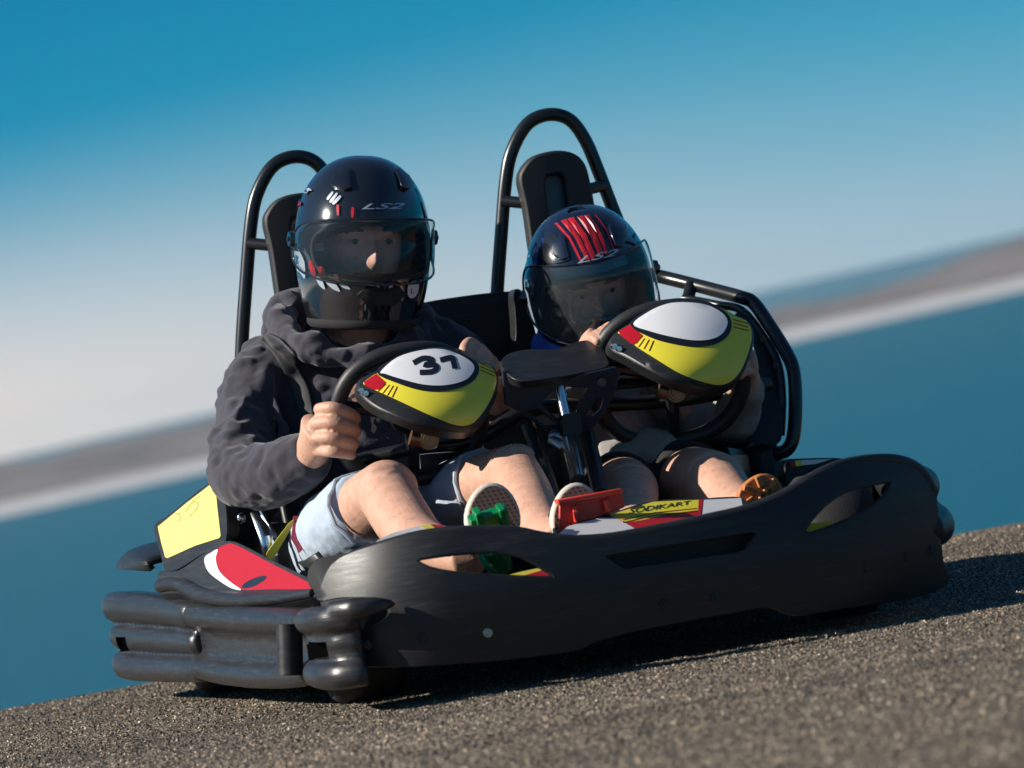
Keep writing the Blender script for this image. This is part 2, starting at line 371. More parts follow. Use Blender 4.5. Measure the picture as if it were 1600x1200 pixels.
# recessed shelf behind the centre slot, slot lips
b = MB(); b.patch([(940, 862), (1190, 822), (1190, 870), (940, 900)], lambda x, y: P(x, y, -.925), step=40, thick=(0, .01, 0))
K.part('slot_backing', b, BLACK, sub=fb)
for i, h in enumerate((hole_l, hole_r)):
    b = MB(); q = h[::2] if len(h) > 20 else h
    b.tube([bumpS(*p)+Vector((0, .004, 0)) for p in q], .0035, 8, closed=True); K.part('slot_lip', b, BLACK, sub=fb)
for (x, y) in [(575, 1008), (660, 998), (762, 989), (1037, 945), (1118, 933), (1354, 886), (1417, 869), (1456, 858)]:
    b = MB(); c = bumpS(x, y); nrm = Vector((0, -1, .05)).normalized()
    b.tube([c+Vector((0, .002, 0)), c+nrm*.004], [.0085, .0075], 14); b.tube([c+nrm*.004, c+nrm*.0065], [.0042, .0036], 6)
    K.part('bolt', b, STEEL if x == 762 else BLACK, sub=fb)
# bumper corner with rolled ribs and a square hole (viewer's left)
def roll(b, pts, rad, n=5, seg=14): b.limb([P(*p) for p in pts], rad, n=n, seg=seg)
def sweep(b, path, prof, depth=.06):             # path: (px, Y, py_top, py_bottom); prof: outward offset for t = 0 (bottom) .. 1 (top)
    Q = catmull(path, 6, False); n = len(Q); nt_ = len(prof); V = []; m = nt_+2
    ctr = [P(q[0], (q[2]+q[3])/2, q[1]) for q in Q]
    for i, q in enumerate(Q):
        t = (ctr[min(i+1, n-1)]-ctr[max(i-1, 0)]); t.z = 0; t.normalize(); o = Vector((t.y, -t.x, 0)) if Q[-1][1] < Q[0][1] else Vector((-t.y, t.x, 0))
        e = min(i, n-1-i); k = min(1, .55+.25*e)
        zt, zb = P(q[0], q[2], q[1]).z, P(q[0], q[3], q[1]).z
        for j, of in enumerate(prof):
            f = j/(nt_-1); V.append(Vector((ctr[i].x, ctr[i].y, lerp(zb, zt, f)))+o*((of-.02)*1+.02*(k-1)))
        V.append(Vector((ctr[i].x, ctr[i].y, zt-.006))-o*depth); V.append(Vector((ctr[i].x, ctr[i].y, zb+.006))-o*depth)
    F = [(i*m+k_, i*m+(k_+1) % m, (i+1)*m+(k_+1) % m, (i+1)*m+k_) for i in range(n-1) for k_ in range(m)]
    F += [tuple(range(m)), tuple(reversed([(n-1)*m+k_ for k_ in range(m)]))]
    b.add(V, F)
def ribs(parts, n=33):                           # parts: (t0, t1, bulge, floor)
    o = []
    for i in range(n):
        t = i/(n-1); v_ = .0
        for t0, t1, bu, fl in parts:
            if t0 <= t <= t1: v_ = fl+bu*math.sqrt(max(0, 1-(2*(t-t0)/(t1-t0)-1)**2))
        o.append(v_)
    return o
b = MB(); sweep(b, [(470, -.66, 953, 1076), (472, -.76, 951, 1079), (484, -.86, 949, 1083), (510, -.925, 947, 1083), (545, -.955, 945, 1078), (570, -.96, 944, 1074)], ribs([(0, .34, .020, .004), (.34, .44, .006, .001), (.44, .68, .008, .002), (.68, 1, .020, .004)]))
roll(b, [(520, 955, -.925), (555, 951, -.965), (592, 945, -.975), (616, 944, -.965)], [.018, .02, .013, .005])
bc = K.part('bumper_corner', b, SCUFF, sub=fb, remesh=.004, smooth_it=7, label='scuffed ribbed bumper corner with a square hole')
def cut(o, c, half, rot):                        # real rectangular opening, cut once and baked into the mesh
    m = MB(); m.box(c, half, rot); q = link_obj('cutter', m, BLACK, o.parent if o.parent.parent is None else o.parent, K.b, smooth=False)
    q.parent = o.parent; bo = o.modifiers.new('cut', 'BOOLEAN'); bo.operation = 'DIFFERENCE'; bo.object = q; bo.solver = 'EXACT'
    bpy.context.view_layer.update(); me = bpy.data.meshes.new_from_object(o.evaluated_get(bpy.context.evaluated_depsgraph_get()))
    o.modifiers.clear(); o.data = me; bpy.data.objects.remove(q); me.set_sharp_from_angle(angle=R_(45))
cut(bc, P(497, 1017, -.86), (.0185, .10, .0145), Matrix.Rotation(R_(-12), 3, 'Z'))
b = MB(); b.box(P(497, 1017, -.80), (.017, .004, .0135), Matrix.Rotation(R_(-12), 3, 'Z')); K.part('hole_shade_plate', b, VOID, sub=fb)  # black plate added to paint the shade inside the hole
def guard(path, prof, label):
    b = MB(); sweep(b, path, prof); return K.part('side_guard', b, SCUFF, remesh=.0045, smooth_it=7, label=label)
guard([(468, -.60, 958, 1070), (450, -.52, 952, 1078), (415, -.38, 950, 1081), (370, -.20, 948, 1080), (335, -.05, 945, 1076), (318, .02, 943, 1073), (300, .09, 943, 1068), (288, .13, 943, 1064)], ribs([(0, .32, .019, .004), (.30, .36, .004, 0), (.36, .62, .003, -.003), (.62, .70, .004, 0), (.68, 1, .018, .004)]), 'scuffed black ribbed guard along the flank, beside the bumper corner')
wg = guard([(296, .10, 942, 1070), (280, .17, 936, 1071), (245, .34, 930, 1071), (208, .50, 926, 1070), (184, .60, 924, 1068), (170, .68, 926, 1064), (172, .76, 930, 1058)], ribs([(0, .31, .016, .006), (.31, .36, .002, 0), (.36, .62, .013, .006), (.62, .67, .002, 0), (.67, 1, .018, .006)]), 'scuffed black rear wheel guard with three ribs and a square hole')
b = MB(); b.tube([P(452, 975, -.60), P(454, 1055, -.60)], .022, 20); K.part('guard_post', b, BLACK)
cut(wg, P(191, 1007, .60), (.0125, .11, .0150), Matrix.Rotation(R_(-12), 3, 'Z'))
# floor pan, frame rails, rear bumper and right flank
b = MB(); b.box((-.06, -.12, .055), (.47, .72, .012)); K.part('floor_pan', b, BLACK, bevel=.004)
b = MB()
for X in (-.5, -.3, .2, .40): b.tube([(X, -.85, .075), (X, .6, .075)], .014, 10)
b.tube([(-.55, .62, .12), (.46, .62, .12)], .016, 10); b.tube([(-.55, .62, .2), (.46, .62, .2)], .016, 10)
K.part('chassis_frame', b, TUBE)
b = MB(); b.limb([(.46, -.82, .10), (.52, -.6, .10), (.53, -.1, .10), (.56, .4, .10), (.5, .66, .10)], [.03, .04, .045, .045, .03]); b.limb([(.46, -.80, .17), (.51, -.6, .17), (.52, -.1, .17), (.55, .4, .17), (.5, .66, .17)], [.025, .035, .04, .04, .03])
K.part('side_guard', b, BLACK, remesh=.008, smooth_it=4)
# wheels
def wheel(x, y, r, wd, i):
    b = MB(); prof = [(-.5, .55), (-.52, .72), (-.5, .90), (-.38, 1.0), (0, 1.01), (.38, 1.0), (.5, .90), (.52, .72), (.5, .55)]
    sg = 36; V = [Vector((x+u*wd, y+r*q*math.cos(2*math.pi*k/sg), GZ+r+r*q*math.sin(2*math.pi*k/sg))) for u, q in prof for k in range(sg)]
    b.add(V, [(j*sg+k, j*sg+(k+1) % sg, (j+1)*sg+(k+1) % sg, (j+1)*sg+k) for j in range(len(prof)-1) for k in range(sg)])
    t = K.part('wheel', b, RUBBER)
    b = MB(); r2 = r+GZ; b.tube([(x-wd*.4, y, r2), (x+wd*.4, y, r2)], [r*.56, r*.56], 24); b.tube([(x-wd*.6, y, r2), (x+wd*.6, y, r2)], [r*.16, r*.16], 12)
    K.part('rim', b, STEEL, sub=t)
wheel(-.47, -.52, .125, .12, 0); wheel(.37, -.52, .125, .12, 1); wheel(-.54, .47, .132, .19, 2); wheel(.44, .47, .132, .19, 3)

# left side pod with red and white panel
def podY(px, py): return -.50+(490-px)/170*.52+(918-py)*.0009
def podS(px, py): return P(px, py, podY(px, py))
b = MB(); po = [tuple(p) for p in catmull(c5([(335, 520), (350, 480), (440, 475), (560, 395), (640, 345), (720, 335), (900, 425), (1100, 525), (1135, 575), (1110, 610), (960, 640), (800, 655), (640, 650), (520, 625), (450, 590), (345, 590)]), 4)]
b.patch(po, podS, step=12, thick=(.02, .05, -.03)); sp_ = K.part('side_pod', b, BLACK, bevel=.006, label='glossy black side pod beside the driver')
b = MB(); b.patch([tuple(p) for p in catmull(c5([(628, 375), (665, 352), (720, 352), (900, 446), (1085, 540), (1104, 562), (1080, 569), (900, 571), (750, 572), (690, 530), (640, 480), (622, 420)]), 4)], offs(podS, .004), step=12); K.part('red_panel', b, RED, sub=sp_)
b = MB(); b.patch([tuple(p) for p in catmull(c5([(567, 412), (600, 388), (630, 374), (621, 420), (638, 480), (690, 532), (746, 573), (700, 566), (640, 530), (590, 490), (568, 450)]), 4)], offs(podS, .0045), step=10); K.part('white_stripe', b, WHT, sub=sp_)
b = MB(); b.limb([offs(podS, .006)(*p) for p in c5([(345, 555), (440, 545), (560, 600), (720, 622), (900, 615), (1100, 590)])], [.012, .014, .014, .014, .012, .008], seg=10); K.part('pod_flange', b, SCUFF, sub=sp_)
b = MB(); b.patch([tuple(p) for p in catmull(c5([(748, 560), (770, 535), (830, 508), (868, 505), (860, 525), (810, 555), (765, 566)]), 3)], offs(podS, .006), step=10, thick=(0, .004, 0)); K.part('pod_vent', b, INK, sub=sp_)
# yellow rear fairing and mudguard
def yfY(px, py): return .26-(px-295)*.0030+(830-py)*.0016
def yfS(px, py): return P(px, py, yfY(px, py))
b = MB(); b.patch([tuple(p) for p in catmull(c5([(318, 262), (400, 195), (600, 35), (640, 25), (668, 120), (672, 335), (560, 395), (440, 470), (375, 480), (350, 400)]), 4)], yfS, step=14, thick=(.03, .05, 0)); rf = K.part('rear_fairing', b, BLACK, bevel=.006)
b = MB(); b.patch(c5([(335, 262), (470, 150), (606, 45), (618, 55), (630, 180), (645, 308), (636, 318), (520, 355), (384, 416), (372, 412), (352, 340)]), offs(yfS, .004), step=12); K.part('yellow_panel', b, PALEY, sub=rf, label='lemon yellow panel with a faded scribbled mark')
b = MB()
for ln in ([(420, 205), (440, 195), (445, 225), (432, 235)], [(470, 190), (510, 140), (535, 150), (520, 185), (490, 212)], [(505, 135), (545, 112)]):
    b.tube([offs(yfS, .0055)(*p) for p in catmull(c5(ln), 4, False)], .0007, 6)
K.part('scribble', b, BRONZE, sub=rf)
b = MB(); A = catmull([(181, 889), (184, 878), (200, 861), (225, 851), (250, 845)], 4, False); B2 = catmull([(235, 893), (228, 884), (228, 878), (240, 872), (258, 868)], 4, False)
V = []; F = []
for i, (a, c) in enumerate(zip(A, B2)):
    for k in range(7): q = a.lerp(c, k/6); V.append(P(q.x, q.y, lerp(.66, .36, k/6)-.05*math.sin(k/6*math.pi)))
F = [(i*7+k, i*7+k+1, (i+1)*7+k+1, (i+1)*7+k) for i in range(len(A)-1) for k in range(6)]
b.add(V, F); o = K.part('mudguard', b, BLACK); k = o.modifiers.new('solid', 'SOLIDIFY'); k.thickness = .012

# nose panels over the pedals
def noseY(px, py): return -.90+(842-py)*.0042-(px-1000)*.0001
def noseS(px, py): return P(px, py, noseY(px, py))
b = MB(); b.patch([tuple(p) for p in catmull([(862, 846), (872, 834), (890, 820), (940, 806), (1020, 783), (1092, 779), (1160, 777), (1168, 797), (1185, 806), (1150, 822), (1000, 848)], 4)], noseS, step=14, thick=(0, .012, -.01)); no = K.part('nose_panel', b, BLACK, label='nose panel with yellow, red and white decal')
for nm, ol, m_ in (('white_decal', [(868, 838), (887, 822), (937, 809), (962, 809), (995, 828), (940, 838)], WHT),
                   ('yellow_decal', [(951, 805), (985, 794), (1020, 784), (1060, 782), (1091, 781), (1090, 797), (1050, 802), (1000, 813), (978, 816)], YEL),
                   ('red_decal', [(962, 809), (978, 816), (1000, 813), (1050, 802), (1090, 797), (1091, 781), (1098, 780), (1094, 806), (1050, 814), (1000, 826), (995, 828)], RED),
                   ('white_decal', [(1099, 781), (1157, 778), (1161, 797), (1125, 806), (1096, 810)], WHT)):
    b = MB(); b.patch(ol, offs(noseS, .004), step=12); K.part(nm, b, m_, sub=no)
b = MB()
for k in (2, 3):
    b.tube([offs(noseS, .006)(x, y+4.2*k) for x, y in [(972, 804), (1020, 793), (1088, 786)]], .0009, 6)
K.part('pinstripe', b, RED, sub=no)
def text_mesh(body, shear=0.):
    c = bpy.data.curves.new('t', 'FONT'); c.body = body; c.size = 1; c.shear = shear; c.resolution_u = 3; c.offset = .012
    o = bpy.data.objects.new('t', c); col.objects.link(o); dg = bpy.context.evaluated_depsgraph_get()
    me = bpy.data.meshes.new_from_object(o.evaluated_get(dg)); bpy.data.objects.remove(o)
    bm = bmesh.new(); bm.from_mesh(me); bmesh.ops.triangulate(bm, faces=bm.faces)
    for _ in range(2): bmesh.ops.subdivide_edges(bm, edges=[e for e in bm.edges if e.calc_length() > .12], cuts=1); bmesh.ops.triangulate(bm, faces=bm.faces)
    bm.to_mesh(me); bm.free()
    V = [v.co.copy() for v in me.vertices]; F = [tuple(p.vertices) for p in me.polygons]
    x0, x1 = min(v.x for v in V), max(v.x for v in V); y0, y1 = min(v.y for v in V), max(v.y for v in V)
    return [((v.x-x0)/(x1-x0), (v.y-y0)/(y1-y0)) for v in V], F
def text_on(body, quad, fn, shear=0.):           # quad: bottom-left, bottom-right, top-right, top-left in surface parameters
    V, F = text_mesh(body, shear); a, b_, c, d = [Vector(q) for q in quad]; b = MB()
    b.add([fn(*((a.lerp(b_, u)).lerp(d.lerp(c, u), v_))) for u, v_ in V], F); return b
K.part('lettering', text_on('SODIKART', [(980, 803), (1077, 788), (1078, 782), (985, 794)], offs(noseS, .007)), INK, sub=no)
def nose2(px, py): return P(px, py, -.86+(850-py)*.004)
b = MB(); b.patch([tuple(p) for p in catmull([(592, 850), (606, 836), (630, 828), (660, 821), (690, 820), (706, 832), (700, 850)], 4)], nose2, step=12, thick=(0, .012, -.01)); n2 = K.part('nose_panel', b, WHT, label='white nose panel end with a red and orange tip')
b = MB(); b.patch([(672, 819), (690, 820), (704, 831), (696, 838), (685, 828)], offs(nose2, .004), step=8); K.part('red_decal', b, RED, sub=n2)
b = MB(); b.patch([(655, 822), (671, 819), (684, 828), (692, 838), (680, 838), (672, 829)], offs(nose2, .004), step=8); K.part('yellow_decal', b, YEL, sub=n2)
b = MB(); b.patch([(788, 900), (815, 893), (850, 886), (866, 895), (866, 905), (790, 906)], lambda x, y: P(x, y, -.93+(905-y)*.003), step=10); K.part('floor_decal', b, YEL)
b = MB(); b.patch([(815, 900), (850, 890), (868, 897), (868, 906), (812, 906)], lambda x, y: P(x, y, -.935+(905-y)*.003), step=10); K.part('floor_decal', b, RED)
b = MB(); b.patch([(1258, 828), (1262, 818), (1300, 815), (1296, 826), (1270, 834)], lambda x, y: P(x, y, -.86), step=10); K.part('floor_decal', b, YEL)
# far side pod (viewer's right)
b = MB(); b.ell(P(1290, 775, -.2), (.085, .25, .055)); K.part('side_pod', b, BLACK, label='black side pod on the passenger side')
b = MB(); b.patch([tuple(p) for p in catmull([(1226, 735), (1235, 720), (1262, 717), (1312, 716), (1325, 722), (1290, 730), (1262, 738), (1256, 765), (1236, 772)], 4)], lambda x, y: P(x, y, -.25), step=10, thick=(.01, .1, 0)); q = K.part('pod_cowl', b, BLACK, bevel=.005)
for nm, ol, m_ in (('red_decal', [(1233, 722), (1242, 720), (1244, 729), (1236, 731)], RED), ('yellow_decal', [(1242, 720), (1251, 719), (1254, 727), (1244, 729)], YEL), ('white_decal', [(1251, 719), (1300, 717), (1275, 725), (1254, 727)], WHT), ('yellow_decal', [(1282, 731), (1300, 724), (1300, 728), (1288, 733)], YEL), ('red_decal', [(1300, 724), (1350, 721), (1330, 727), (1298, 730)], RED)):
    b = MB(); b.patch(ol, lambda x, y: P(x, y, -.256), step=8); K.part(nm, b, m_, sub=q)
b = MB(); b.patch([(1272, 734), (1300, 721), (1355, 718), (1380, 724), (1330, 740), (1280, 760)], lambda x, y: P(x, y, -.25), step=10, thick=(0, .1, 0)); K.part('pod_cowl', b, BLACK, bevel=.004)

SMOKE = mat('smoke_blue_plastic', (.035, .10, .14), .3)
# roll hoops with head rests
hoopR = [(772, 600), (774, 530), (777, 455), (783, 370), (790, 285), (800, 236), (824, 194), (857, 179), (890, 187), (915, 220), (936, 270), (956, 322), (978, 378), (1000, 440), (1020, 500)]
rest = [(845, 470), (832, 400), (821, 325), (812, 283), (817, 263), (836, 243), (870, 235), (898, 240), (915, 257), (924, 290), (933, 340), (950, 430), (955, 470)]
slot = [(852, 281), (862, 274), (877, 273), (884, 285), (889, 331), (896, 385), (892, 396), (872, 398), (866, 388), (858, 330)]
for dx, dy, nm in ((0, 0, 'passenger'), (-398, 66, 'driver')):
    b = MB(); b.tube([P(x+dx, y+dy, .5) for x, y in catmull(hoopR, 5, False)], .0128, 14)
    h = K.part('roll_hoop', b, TUBE)
    for q0, q1 in (((786, 314), (826, 318)), ((942, 290), (918, 296))):
        b = MB(); b.tube([P(q0[0]+dx, q0[1]+dy, .49), P(q1[0]+dx, q1[1]+dy, .46)], .011, 10); K.part('bracket', b, TUBE, sub=h)
    ol = [tuple(p) for p in catmull([(x+dx, y+dy) for x, y in rest], 4)]; hl = [tuple(p) for p in catmull([(x+dx, y+dy) for x, y in slot], 3)]
    b = MB(); b.patch(ol, lambda x, y: P(x, y, .43-.012*math.cos((x-dx-870)/60)), [hl], step=11, thick=(0, .045, 0)); hr = K.part('head_rest', b, FOAM, bevel=.012)
    b = MB(); b.patch([(846+dx, 268+dy), (890+dx, 266+dy), (902+dx, 402+dy), (862+dx, 404+dy)], lambda x, y: P(x, y, .455), step=30, thick=(0, .012, 0)); K.part('slot_panel', b, SMOKE, sub=hr)
# bucket seats
for cx, hw in ((-.29, .19), (.19, .17)):
    b = MB(); V = []; n = 15
    prof = [(-.22, .10, 1.0), (-.05, .085, 1.0), (.12, .09, 1.0), (.25, .14, .98), (.33, .25, .95), (.38, .38, .9), (.41, .5, .78), (.43, .58, .6)]
    for (y, z, s) in prof:
        for k in range(n):
            a = (k/(n-1)-.5)*2; V.append(Vector((cx+hw*s*a, y-.13*abs(a)**3*(z > .12), z+.11*abs(a)**3.5*(z < .3))))
    b.add(V, [(j*n+k, j*n+k+1, (j+1)*n+k+1, (j+1)*n+k) for j in range(len(prof)-1) for k in range(n-1)])
    o = K.part('seat', b, BLACK, label='black plastic bucket seat'); k = o.modifiers.new('solid', 'SOLIDIFY'); k.thickness = .012
b = MB(); b.patch([tuple(p) for p in catmull([(600, 500), (640, 478), (720, 463), (800, 455), (815, 463), (828, 500), (838, 548), (845, 640), (760, 700), (620, 690)], 4)], lambda x, y: P(x, y, .40), step=25, thick=(0, .09, 0)); K.part('rear_cowl', b, BLACK, bevel=.012, label='black cowl between the two seats')
b = MB(); b.patch([tuple(p) for p in catmull([(803, 458), (816, 455), (826, 480), (842, 540), (850, 600), (820, 640), (800, 580), (806, 520)], 4)], lambda x, y: P(x, y, .30), step=20, thick=(.0, .06, 0)); K.part('seat_wing', b, BLACK, bevel=.008)
# side safety frame on the passenger side
def fr(pts): return [P(*p) for p in catmull(pts, 5, False)]
b = MB(); b.tube(fr([(1000, 425, .40), (1040, 434, .38), (1100, 449, .3), (1160, 465, .2), (1178, 474, .18), (1200, 505, .14), (1228, 550, .08), (1240, 580, .05), (1243, 630, .03), (1240, 680, .02), (1230, 702, .02), (1212, 708, .03), (1190, 700, .06), (1120, 684, .15)]), .0128, 14); sf = K.part('side_frame', b, TUBE, label='bent black safety tube beside the passenger')
b = MB(); b.tube(fr([(1068, 466, .3), (1120, 476, .24), (1160, 486, .19), (1195, 530, .13), (1216, 570, .08), (1222, 620, .05), (1220, 680, .04)]), .008, 10); b.tube([P(1080, 445, .32), P(1075, 468, .3)], .012, 10)
for x, y, yy in ((1163, 488, .19), (1192, 530, .13), (1213, 572, .085)): b.cyl(P(x, y, yy-.012), P(x, y, yy+.004), .006, 10)
K.part('inner_tube', b, TUBE, sub=sf)
b = MB(); b.patch([tuple(p) for p in catmull([(1150, 492), (1166, 492), (1196, 534), (1218, 575), (1224, 630), (1220, 688), (1195, 694), (1165, 684), (1180, 630), (1182, 560), (1170, 520)], 4)], lambda x, y: P(x, y, .07+(600-y)*.0009), step=14, thick=(0, .01, 0)); K.part('side_panel', b, BLACK, sub=sf)

b = MB(); b.patch([tuple(p) for p in catmull([(338, 790), (370, 762), (480, 760), (510, 800), (505, 880), (420, 890), (345, 862)], 4)], lambda x, y: P(x, y, .22), step=25, thick=(0, .03, 0)); K.part('seat_side', b, BLACK, bevel=.008)
# steering wheels with fairings
def steering(cx, cy, rx, ry, yel, ring, white, red, body, num, hub, lines):
    pts = []
    for k in range(48):
        a = 2*math.pi*k/48; ex = math.copysign(abs(math.cos(a))**.85, math.cos(a)); ey = math.copysign(abs(math.sin(a))**.85, math.sin(a))
        x = cx+rx*ex+ .10*ry*ey*-1; y = cy-ry*ey-.16*rx*ex; pts.append(P(x, y, -.15-.05*ey))
    b = MB(); b.tube(pts, .0145, 12, closed=True); st = K.part('steering_wheel', b, GRIP)
    b = MB(); C = P(cx, cy, -.15)
    for k in (2, 22, 36): b.tube([C, pts[k]], [.014, .010], 8)
    b.tube([C, C+Vector((0, .03, 0))], [.035, .035], 20); K.part('spokes', b, TUBE, sub=st)
    b = MB(); b.tube([P(hub[0], hub[1], -.30), P(hub[0]+6, hub[1]+4, -.1), P(hub[0]+40, hub[1]+90, -.45) if False else P(hub[0]+8, hub[1]+6, -.05)], [.016, .014, .014], 14); K.part('column', b, TUBE, sub=st)
    b = MB(); H = P(hub[0], hub[1], -.30)
    for r0, y0 in ((.020, 0), (.016, -.006), (.012, -.011), (.006, -.014)): b.tube([H+Vector((0, .012+y0, 0)), H+Vector((0, y0, 0))], [r0, r0*.92], 18)
    b.tube([H+Vector((-.03, .01, .008)), H+Vector((-.012, .01, .0))], .014, 12); K.part('hub_bolt', b, BRONZE, sub=st)
    xs_ = [p[0] for p in body]; ys_ = [p[1] for p in body]; mx_, my_ = (min(xs_)+max(xs_))/2, (min(ys_)+max(ys_))/2; hx, hy = (max(xs_)-min(xs_))/2, (max(ys_)-min(ys_))/2
    def S(x, y):
        u, v = (x-mx_)/hx, (y-my_)/hy; vv = v+.2*u                    # tilted with the wheel
        return P(x, y, -.322-.075*vv+.045*(u*u)+.035*max(0, vv)**3+.02*max(0, -vv)**2)
    b = MB(); b.patch([tuple(p) for p in catmull(body, 4)], S, step=9, back=lambda x, y: S(x, y)+Vector((0, .05, -.012)))
    fa = K.part('fairing', b, BLACK, sub=st, bevel=.006)
    for nm, ol, m_, d, hs in (('yellow_face', yel, YEL, .0035, None), ('black_ring', ring, INK, .005, None), ('number_plate', white, WHT, .0065, None), ('red_corner', red, RED, .0055, None)):
        b = MB(); b.patch([tuple(p) for p in catmull(ol, 4)] if nm != 'red_corner' else ol, offs(S, d), step=8, thick=(0, .002, 0)); K.part(nm, b, m_, sub=st)
    for (a, c) in lines:
        b = MB(); n = 6; b.tube([offs(S, .0045)(lerp(a[0], c[0], i/n), lerp(a[1], c[1], i/n)) for i in range(n+1)], .0007, 6); K.part('pinstripe', b, RED, sub=st)
    if num:
        for st_ in ([(1034, 262), (1078, 240), (1116, 243), (1120, 258), (1088, 272), (1128, 269), (1144, 284), (1120, 302), (1064, 306)], [(1160, 248), (1212, 236), (1222, 258), (1230, 288)]):
            q = catmull(c3(st_), 5, False); n = len(q); V = []; wd_ = 4.2
            for i_ in range(n):
                t_ = (q[min(i_+1, n-1)]-q[max(i_-1, 0)]).normalized(); o_ = Vector((-t_.y, t_.x))*wd_
                for s_ in (-1, 0, 1): V.append(offs(S, .0078)(*(q[i_]+o_*s_)))
            b = MB(); b.add(V, [(i_*3+k_, i_*3+k_+1, i_*3+k_+4, i_*3+k_+3) for i_ in range(n-1) for k_ in (0, 1)]); K.part('digit', b, INK, sub=st)
    b = MB()
    for (x, y) in ((body[0][0]+4, body[0][1]+14), (body[0][0]+11, body[0][1]+18)): c = S(x, y); b.tube([c+Vector((0, .0, 0)), c+Vector((0, -.012, 0))], [.0055, .005], 10)
    K.part('clamp_bolt', b, CHROME, sub=st)
    return st
steering(640, 648, 112, 100,
    yel=c3([(806, 350), (850, 318), (885, 300), (960, 238), (1080, 203), (1180, 200), (1270, 232), (1340, 262), (1395, 272), (1420, 310), (1425, 355), (1400, 430), (1345, 515), (1295, 552), (1225, 550), (1100, 500), (960, 435), (860, 390), (810, 366)]),
    ring=c3([(864, 305), (955, 232), (1080, 192), (1185, 190), (1280, 225), (1335, 262), (1343, 300), (1322, 340), (1270, 372), (1180, 393), (1080, 391), (970, 360)]),
    white=c3([(882, 302), (960, 235), (1080, 200), (1180, 198), (1270, 232), (1318, 272), (1310, 312), (1268, 346), (1180, 366), (1080, 362), (980, 337), (905, 313)]),
    red=c3([(804, 350), (832, 330), (862, 312), (905, 352), (880, 385), (845, 386), (808, 366)]),
    body=c3([(778, 350), (815, 322), (880, 292), (960, 232), (1080, 192), (1190, 190), (1280, 222), (1345, 258), (1400, 266), (1432, 310), (1440, 360), (1425, 425), (1370, 528), (1305, 580), (1235, 585), (1140, 572), (1000, 530), (860, 470), (785, 405)]),
    num='31', hub=(670, 686), lines=[(c3([(905+18*i, 360+4*i)])[0], c3([(870+22*i, 395+9*i)])[0]) for i in range(4)]+[(c3([(1350, 262+16*i)])[0], c3([(1415, 290+16*i)])[0]) for i in range(3)])
steering(1046, 585, 116, 104,
    yel=c4([(650, 122), (705, 88), (740, 60), (800, 15), (870, -20), (960, -30), (1060, -22), (1150, 0), (1220, 40), (1285, 72), (1308, 130), (1298, 200), (1260, 300), (1215, 358), (1160, 383), (1080, 373), (960, 330), (850, 265), (740, 195), (665, 138)]),
    ring=c2([(712, 1045), (790, 980), (880, 942), (960, 934), (1065, 945), (1140, 978), (1176, 1030), (1165, 1090), (1105, 1134), (1010, 1147), (900, 1132), (800, 1102)]),
    white=c2([(727, 1043), (800, 985), (880, 951), (960, 943), (1060, 955), (1130, 990), (1158, 1030), (1140, 1080), (1092, 1110), (1010, 1118), (900, 1101), (800, 1075)]),
    red=c4([(648, 120), (680, 100), (705, 88), (768, 140), (735, 178), (712, 180), (662, 140)]),
    body=c4([(615, 150), (650, 115), (705, 80), (740, 55), (800, 10), (870, -26), (960, -36), (1060, -28), (1150, -6), (1225, 35), (1295, 68), (1322, 130), (1312, 215), (1268, 325), (1205, 388), (1130, 407), (1040, 402), (860, 340), (700, 252), (612, 205)]),
    num=None, hub=(1057, 612), lines=[(c4([(755+22*i, 148+6*i)])[0], c4([(722+26*i, 186+10*i)])[0]) for i in range(4)]+[(c4([(1215, 60+18*i)])[0], c4([(1290, 80+18*i)])[0]) for i in range(3)])
# centre bracket, column, tubes
brY = lambda x, y: P(x, y, -.30-(600-y)*.0004)
b = MB(); b.patch(c4([(78, 300), (135, 380), (400, 345), (600, 300), (640, 290), (662, 330), (640, 410), (560, 560), (515, 612), (470, 620), (455, 560), (380, 560), (365, 640), (300, 605), (95, 475), (84, 400)]), brY, [c4([(200, 510), (262, 505), (345, 575), (290, 580)]), c4([(500, 530), (545, 450), (580, 445), (565, 500), (525, 535)]), c4([(270, 470), (330, 415), (400, 392), (500, 398), (455, 470), (440, 540), (395, 545), (340, 545), (290, 495)])], step=12, thick=(0, .012, 0)); BRK = mat('sheen_blue_steel', (.018, .026, .040), .28, var=.2, vscale=20); br = K.part('centre_bracket', b, BRK, bevel=.002, label='black slotted bracket between the steering wheels')  # bluish base colour stands in for the bracket's blue sheen
b = MB(); b.patch([tuple(p) for p in catmull(c4([(72, 290), (100, 235), (200, 208), (340, 206), (420, 180), (480, 163), (555, 172), (590, 235), (600, 290), (480, 322), (330, 348), (160, 362)]), 4)], lambda x, y: P(x, y, -.16-(y-530)*.0028), step=12, thick=(0, .02, -.012)); K.part('top_cover', b, BLACK, sub=br, bevel=.004)
b = MB(); b.patch(c4([(375, 520), (465, 520), (470, 620), (380, 635)]), lambda x, y: P(x, y, -.315), step=20, thick=(0, .03, 0)); K.part('block', b, BLACK, sub=br)
b = MB(); b.cyl(P(940, 598, -.29), P(940, 598, -.318), .008); K.part('bolt', b, BLACK, sub=br)
b = MB(); b.tube([P(874, 604, -.29), P(884, 650, -.31)], [.010, .010], 14); b.tube([P(889, 692, -.33), P(904, 752, -.5)], [.0135, .0135], 16); b.tube([P(867, 606, -.29), P(882, 600, -.29)], .008, 8); K.part('steering_column', b, CHROME)
b = MB(); b.tube([P(862, 690, -.31), P(880, 700, -.33), P(886, 690, -.33)], [.012, .014, .01], 12); b.ell(P(868, 684, -.3), (.014, .014, .014)); K.part('linkage', b, STEEL)
b = MB(); b.box((-.05, .22, .22), (.085, .17, .17)); K.part('fuel_tank', b, BLACK, bevel=.03)
